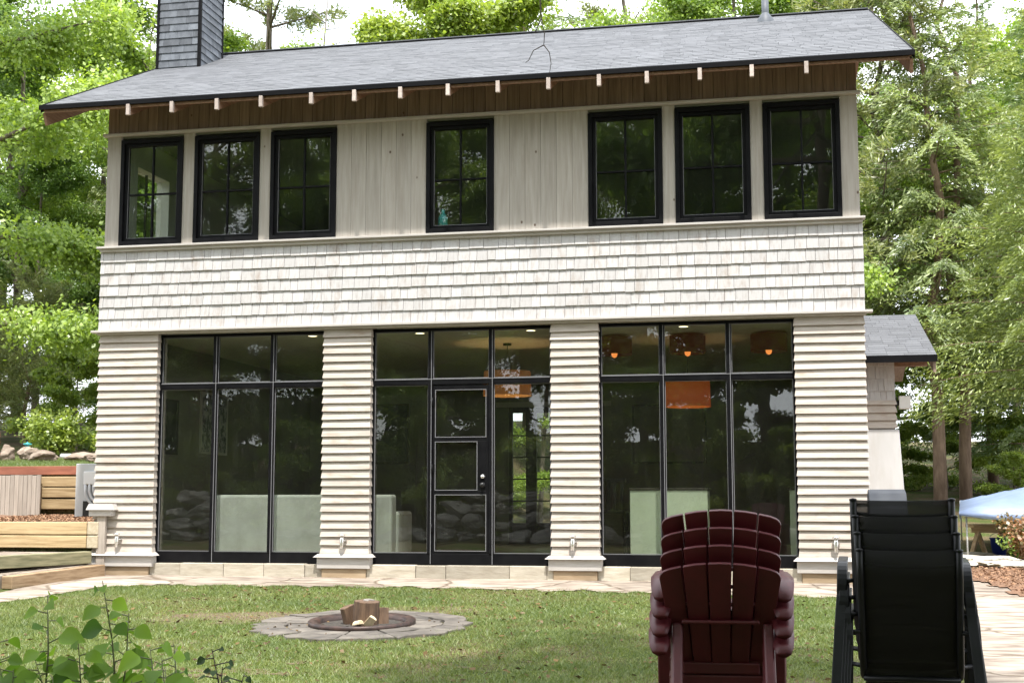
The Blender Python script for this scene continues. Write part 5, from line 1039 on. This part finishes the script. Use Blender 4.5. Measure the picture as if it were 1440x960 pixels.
# small shrubs
def shrub(name, label, cat, x, y, h, rad, n, mat, size, seed, group=None, z=None, cone=False):
    g = np.random.default_rng(seed); r = random.Random(seed); z = float(H(x, y)) if z is None else z; t = thing(name, label, cat, (x, y, z), group); w = MB(); cr = Crown()
    for k in range(14):
        a = r.uniform(0, 6.28); f = r.random(); q = rad * (1 - f if cone else 1) * r.uniform(.3, 1); tip = Vector((math.cos(a) * q, math.sin(a) * q, h * (f * .9 + .1 if cone else r.uniform(.5, 1)))); b0 = Vector((0, 0, tip.z * .5 if cone else 0)); w.tube([b0, b0.lerp(tip, .5) + Vector((0, 0, .03)), tip], [.012, .008, .004], 4)
        for s in (.45, .75, 1.0): clump(cr, tuple(b0.lerp(tip, s)), n // 42, rad * .38, .8, size, g, .1)
    tr = w.build('stems', M['twig']); tr.parent = t
    o = bpy.data.objects.new('foliage', cr.mesh('foliage', M[mat])); COL.objects.link(o); o.parent = t; return t
shrub('dead_conifer', 'rusty brown small conifer beside the boulders at far left', 'shrub', -6.2, 7.4, .60, .17, 2600, 'rust_leaf', .06, 4, None, 1.5, True)
G = 'orange-tinged shrubs by the mulch bed'
shrub('shrub', 'orange-tinged shrub nearest the mulch at the right edge', 'shrub', 12.0, 3.3, .55, .38, 3400, 'orange_shrub', .055, 6, G)
shrub('shrub', 'taller orange-pink shrub behind the nearest one at the right edge', 'shrub', 12.05, 4.6, .75, .5, 3800, 'orange_shrub', .055, 7, G)
shrub('shrub', 'green shrub between the sawhorse and the orange shrubs', 'shrub', 12.15, 6.2, .5, .42, 3000, 'young_leaf', .055, 8, G)
shrub('shrub', 'dark green shrub under the plank table behind the bucket', 'shrub', 12.6, 9.4, .6, .6, 3000, 'maple_leaf_deep', .07, 9, G)
shrub('shrub', 'sprawling light shrub at the edge of the upper left lawn', 'shrub', -7.4, 11.5, .9, .8, 4200, 'young_leaf', .08, 12, G)
shrub('shrub', 'fresh green ground shrub beyond the white pole', 'shrub', -6.2, 12.2, .6, .9, 4200, 'young_leaf', .08, 13, G)

# ------------------------------------------------------------------ foreground saplings
def bigleaf(b, base, d, nrm, L, W, tint, fold=.25, curl=.3):
    curl += random.uniform(-.1, .35); fold += random.uniform(-.05, .25)
    d = Vector(d).normalized(); nrm = Vector(nrm); s = d.cross(nrm).normalized(); u = s.cross(d).normalized(); prof = [(0, .05), (.10, .36), (.25, .86), (.42, 1.0), (.60, .88), (.78, .55), (.92, .2), (1, 0.02)]
    L_, C_, R_ = [], [], []
    for q, w in prof:
        c = Vector(base) + d * (q * L) - u * (curl * L * q * q); C_.append(c); L_.append(c - s * (w * W / 2) + u * (fold * w * W / 2)); R_.append(c + s * (w * W / 2) + u * (fold * w * W / 2))
    n = len(prof); b.add(L_ + C_ + R_, [(i, i + 1, n + i + 1, n + i) for i in range(n - 1)] + [(n + i, n + i + 1, 2 * n + i + 1, 2 * n + i) for i in range(n - 1)], tint, True)
def sapling(label, x, y, tops, leaf, mat, seed, n=8, group='leafy saplings in the lower left foreground', bright=.5, low=.18):
    r = random.Random(seed); z = float(H(x, y)); t = thing('sapling', label, 'sapling', (x, y, z), group); st = MB(); lf = MB()
    for (tx, ty, tz) in tops:
        top = Vector((tx, ty, tz)); bot = Vector((x + r.uniform(-.05, .05), y + r.uniform(-.05, .05), z)); mid = bot.lerp(top, .55) + Vector((r.uniform(-.05, .05), r.uniform(-.04, .04), 0)); pts = [bot, bot.lerp(mid, .5), mid, mid.lerp(top, .5) + Vector((.01, 0, 0)), top]; st.tube(pts, [.0055, .005, .0042, .0032, .0015], 6)
        n2 = int(n * 2.3)
        for k in range(n2):
            f = low + (1 - low) * (k + .6) / n2; u = f * 4; i = min(3, int(u)); p = pts[i].lerp(pts[i + 1], u - i); a = k * 2.35 + r.uniform(-.5, .5) + seed; d = Vector((math.cos(a), math.sin(a), r.uniform(-.1, .55))); s = leaf * r.uniform(.7, 1.2) * (1.0 - .45 * max(0, f - .75) / .25)
            pe = p + d.normalized() * r.uniform(.025, .05); st.tube([p, pe], .0022, 4, cap=False); bigleaf(lf, pe, d + Vector((0, 0, -.45)), Vector((r.gauss(0, .4), r.gauss(-.95, .45), .75)), s * .92, s * r.uniform(.70, .9), min(1, max(0, r.gauss(bright - .15, .3))), r.uniform(.1, .35), r.uniform(.0, .35))
    st.build('stem', M['twig'] if mat == 'sapling_dark' else M['sapling_stem'], t); lf.build('foliage', M[mat], t)
M['sapling_stem'] = pm('green_brown_stem', (.07, .085, .03), (.12, .12, .05), .6, (20, 20, 20), 2, 0)
sapling('tall sapling with two big leaves at its tip, second from the left edge', 6.02, -11.35, [(5.985, -11.42, .44), (5.93, -11.4, .22)], .095, 'sapling_leaf', 2, 11)
sapling('tallest forked sapling with round leaves in front of the paving', 6.16, -11.3, [(6.175, -11.38, .49), (6.24, -11.3, .37), (6.10, -11.4, .28)], .095, 'sapling_leaf', 5, 11)
sapling('low sapling with many small leaves at the left picture edge', 5.80, -11.35, [(5.78, -11.4, .30), (5.72, -11.3, .22), (5.88, -11.45, .18), (5.84, -11.3, .12)], .085, 'sapling_leaf', 8, 10)
sapling('broad-leaved sapling with upright yellow-green leaves right of the forked one', 6.42, -11.5, [(6.40, -11.45, .27), (6.47, -11.5, .24), (6.36, -11.5, .16)], .12, 'sapling_leaf', 11, 8, bright=.85)
sapling('short bright sapling between the tall saplings', 6.08, -11.6, [(6.12, -11.6, .18), (6.02, -11.62, .14), (6.16, -11.62, .08)], .085, 'sapling_leaf', 14, 10, bright=.8)
sapling('dark wilted sapling at the right end of the foreground plants', 6.62, -11.35, [(6.60, -11.38, .26), (6.69, -11.3, .17), (6.65, -11.4, .20)], .06, 'sapling_dark', 17, 10)
sapling('low leafy sapling below the dark wilted one', 6.58, -11.6, [(6.52, -11.62, .14), (6.66, -11.58, .12), (6.60, -11.7, .10), (6.72, -11.6, .09)], .08, 'sapling_leaf', 20, 10, bright=.75)
sapling('second low sapling at the bottom left corner', 5.92, -11.7, [(5.95, -11.72, .17), (5.86, -11.7, .20), (6.0, -11.75, .12)], .09, 'sapling_leaf', 23, 10, bright=.7)
sapling('small round-leaved sapling under the broad yellow-green leaves', 6.30, -11.75, [(6.28, -11.75, .15), (6.36, -11.78, .12), (6.22, -11.72, .11)], .08, 'sapling_leaf', 26, 10, bright=.6)
sapling('thin pale sapling standing behind the forked one', 6.28, -11.05, [(6.30, -11.05, .24), (6.24, -11.0, .16)], .07, 'sapling_leaf', 29, 9, bright=.9)

# ------------------------------------------------------------------ behind the camera: what the glass mirrors and what shades the foreground
GM = 'trees mirrored in the window glass'
tree('maple_b', 'reflected_tree', 'tall leafy tree showing only as a reflection in the left upper windows', -11.5, -29, 1.45, .3, GM); tree('maple', 'reflected_tree', 'tall leafy tree showing only as a reflection in the left upper windows', -16, -28.5, 1.45, 2.3, GM)
LM = 'dark leafy tree showing only as a reflection in the window panes'
for k, (x, y, kd, s) in enumerate(((-16, -30, 'maple', 1.1), (-11, -27, 'hemlock', 1.0), (-7, -31, 'maple', 1.1), (-3, -27, 'maple', 1.0), (1, -31, 'hemlock_b', 1.05), (4, -27.5, 'maple_b', 1.0), (8, -30, 'maple', 1.1), (12, -27, 'hemlock', 1.0), (16, -31, 'maple', 1.1), (-21, -27, 'maple_b', 1.1), (-18, -33, 'maple', 1.2), (-9, -33, 'maple_b', 1.2), (-1, -34, 'maple', 1.2), (9, -34, 'maple_b', 1.2), (-13, -38, 'maple', 1.3), (-4, -39, 'maple', 1.3), (5, -38, 'maple', 1.3), (13, -39, 'maple_b', 1.3), (20, -34, 'maple', 1.2))):
    tree(kd, 'reflected_tree', LM, x, y, s, k * 1.1, GM)
tree('shade', 'shade_tree', 'overhanging tree whose bare twig dangles in front of the roof', 9.9, -17.4, 1.4, 1.0, None)
sh = bpy.data.objects['shade_tree']
tree('shade', 'shade_tree', 'leafy tree behind the viewer shading the chairs', 15.8, -17.5, 1.0, 2.0, None)
r = random.Random(5); b = MB(); off = Vector((0, 0, 0))
main = [Vector(p) for p in ((9.9, -17.4, 9.4), (9.4, -14.2, 8.9), (8.5, -10.8, 7.0), (7.5, -8.5, 5.0), (7.18, -8.0, 4.0), (7.16, -8.0, 3.78), (7.17, -8.0, 3.62), (7.13, -8.0, 3.53))]
b.tube(main, [.05, .04, .026, .012, .006, .0048, .004, .0032], 6)
for pts in (((7.16, -8.0, 3.80), (7.06, -8.02, 3.745), (6.97, -8.0, 3.74)), ((7.17, -8, 3.84), (7.25, -7.98, 3.79), (7.31, -8, 3.80), (7.37, -8, 3.78)), ((7.165, -8, 3.78), (7.22, -8.02, 3.72), (7.29, -8.02, 3.75)), ((7.17, -8, 3.62), (7.19, -8, 3.52), (7.185, -8, 3.45)), ((7.185, -8, 3.45), (7.12, -8, 3.42), (7.09, -8, 3.36), (7.07, -8, 3.345)), ((7.185, -8, 3.45), (7.22, -8, 3.40), (7.23, -8, 3.33), (7.215, -8, 3.24))): b.tube(pts, [.0036 - .0007 * i for i in range(len(pts))], 5)
# the twig belongs to the overhanging tree (which is scaled): bring its points into that tree's own space
bpy.context.view_layer.update(); inv = sh.matrix_world.inverted()
b.v = [tuple(inv @ (Vector(p) + Vector((0, 0, .09 if p[0] < 7.6 else 0))) + sh.location) for p in b.v]
b.build('dead_branch', M['twig'], sh)
for k, (x, y, s_) in enumerate(((-14, -25, 1.2), (-10, -25.5, .9), (-6.5, -25, 1.1), (-3, -25.4, 1.3), (.5, -25, .9), (3, -25.6, 1.1), (6, -25, 1.2), (9, -25.5, 1.0), (12, -25, 1.3), (15.5, -25.2, 1.1), (-18, -25, 1.3))): tree('bush', 'reflected_bush', 'leafy bush showing only as a reflection in the window panes', x, y, s_, k * .9, 'bushes mirrored in the window glass', 'bush')
for k in range(14): tree('bush' if k % 2 else 'young', 'reflected_bush' if k % 2 else 'reflected_tree', 'tall leafy bush showing only as a reflection in the window panes' if k % 2 else 'slim young tree showing only as a reflection in the window panes', -22 + k * 3.2, -29 - (k % 3) * 1.5, 2.1 if k % 2 else 1.0, k * .8, 'tall growth mirrored in the window glass', 'bush' if k % 2 else 'tree')
# dry stone wall behind the viewer, seen mirrored in the lower panes
b = MB(); r = random.Random(9)
def heap(x0, x1, rows):
    for row in range(rows):
        x = x0 + r.uniform(0, .3) + .25 * row
        while x < x1 - .2 * row:
            w, h = r.uniform(.5, 1.15), r.uniform(.34, .5); me = rockmesh('rock', w * .55, .4, h * .56, r.randint(0, 999), M['boulder'], 3, .7); y = -22.2 - row * .22; z = float(H(x, y)) + h * .4 + row * .37
            b.add([(v.co.x + x + w / 2, v.co.y + y, v.co.z + z) for v in me.vertices], [tuple(p.vertices) for p in me.polygons], None, False); bpy.data.meshes.remove(me); x += w * .92
heap(-10.6, -8.3, 4); heap(-1.9, 2.9, 4); heap(-6.9, -1.9, 1); heap(2.9, 9, 1)
o = b.build('dry_stone_wall', M['grey_boulder'], None); tag(o, 'rough boulder wall mirrored in the lower window panes', 'wall')
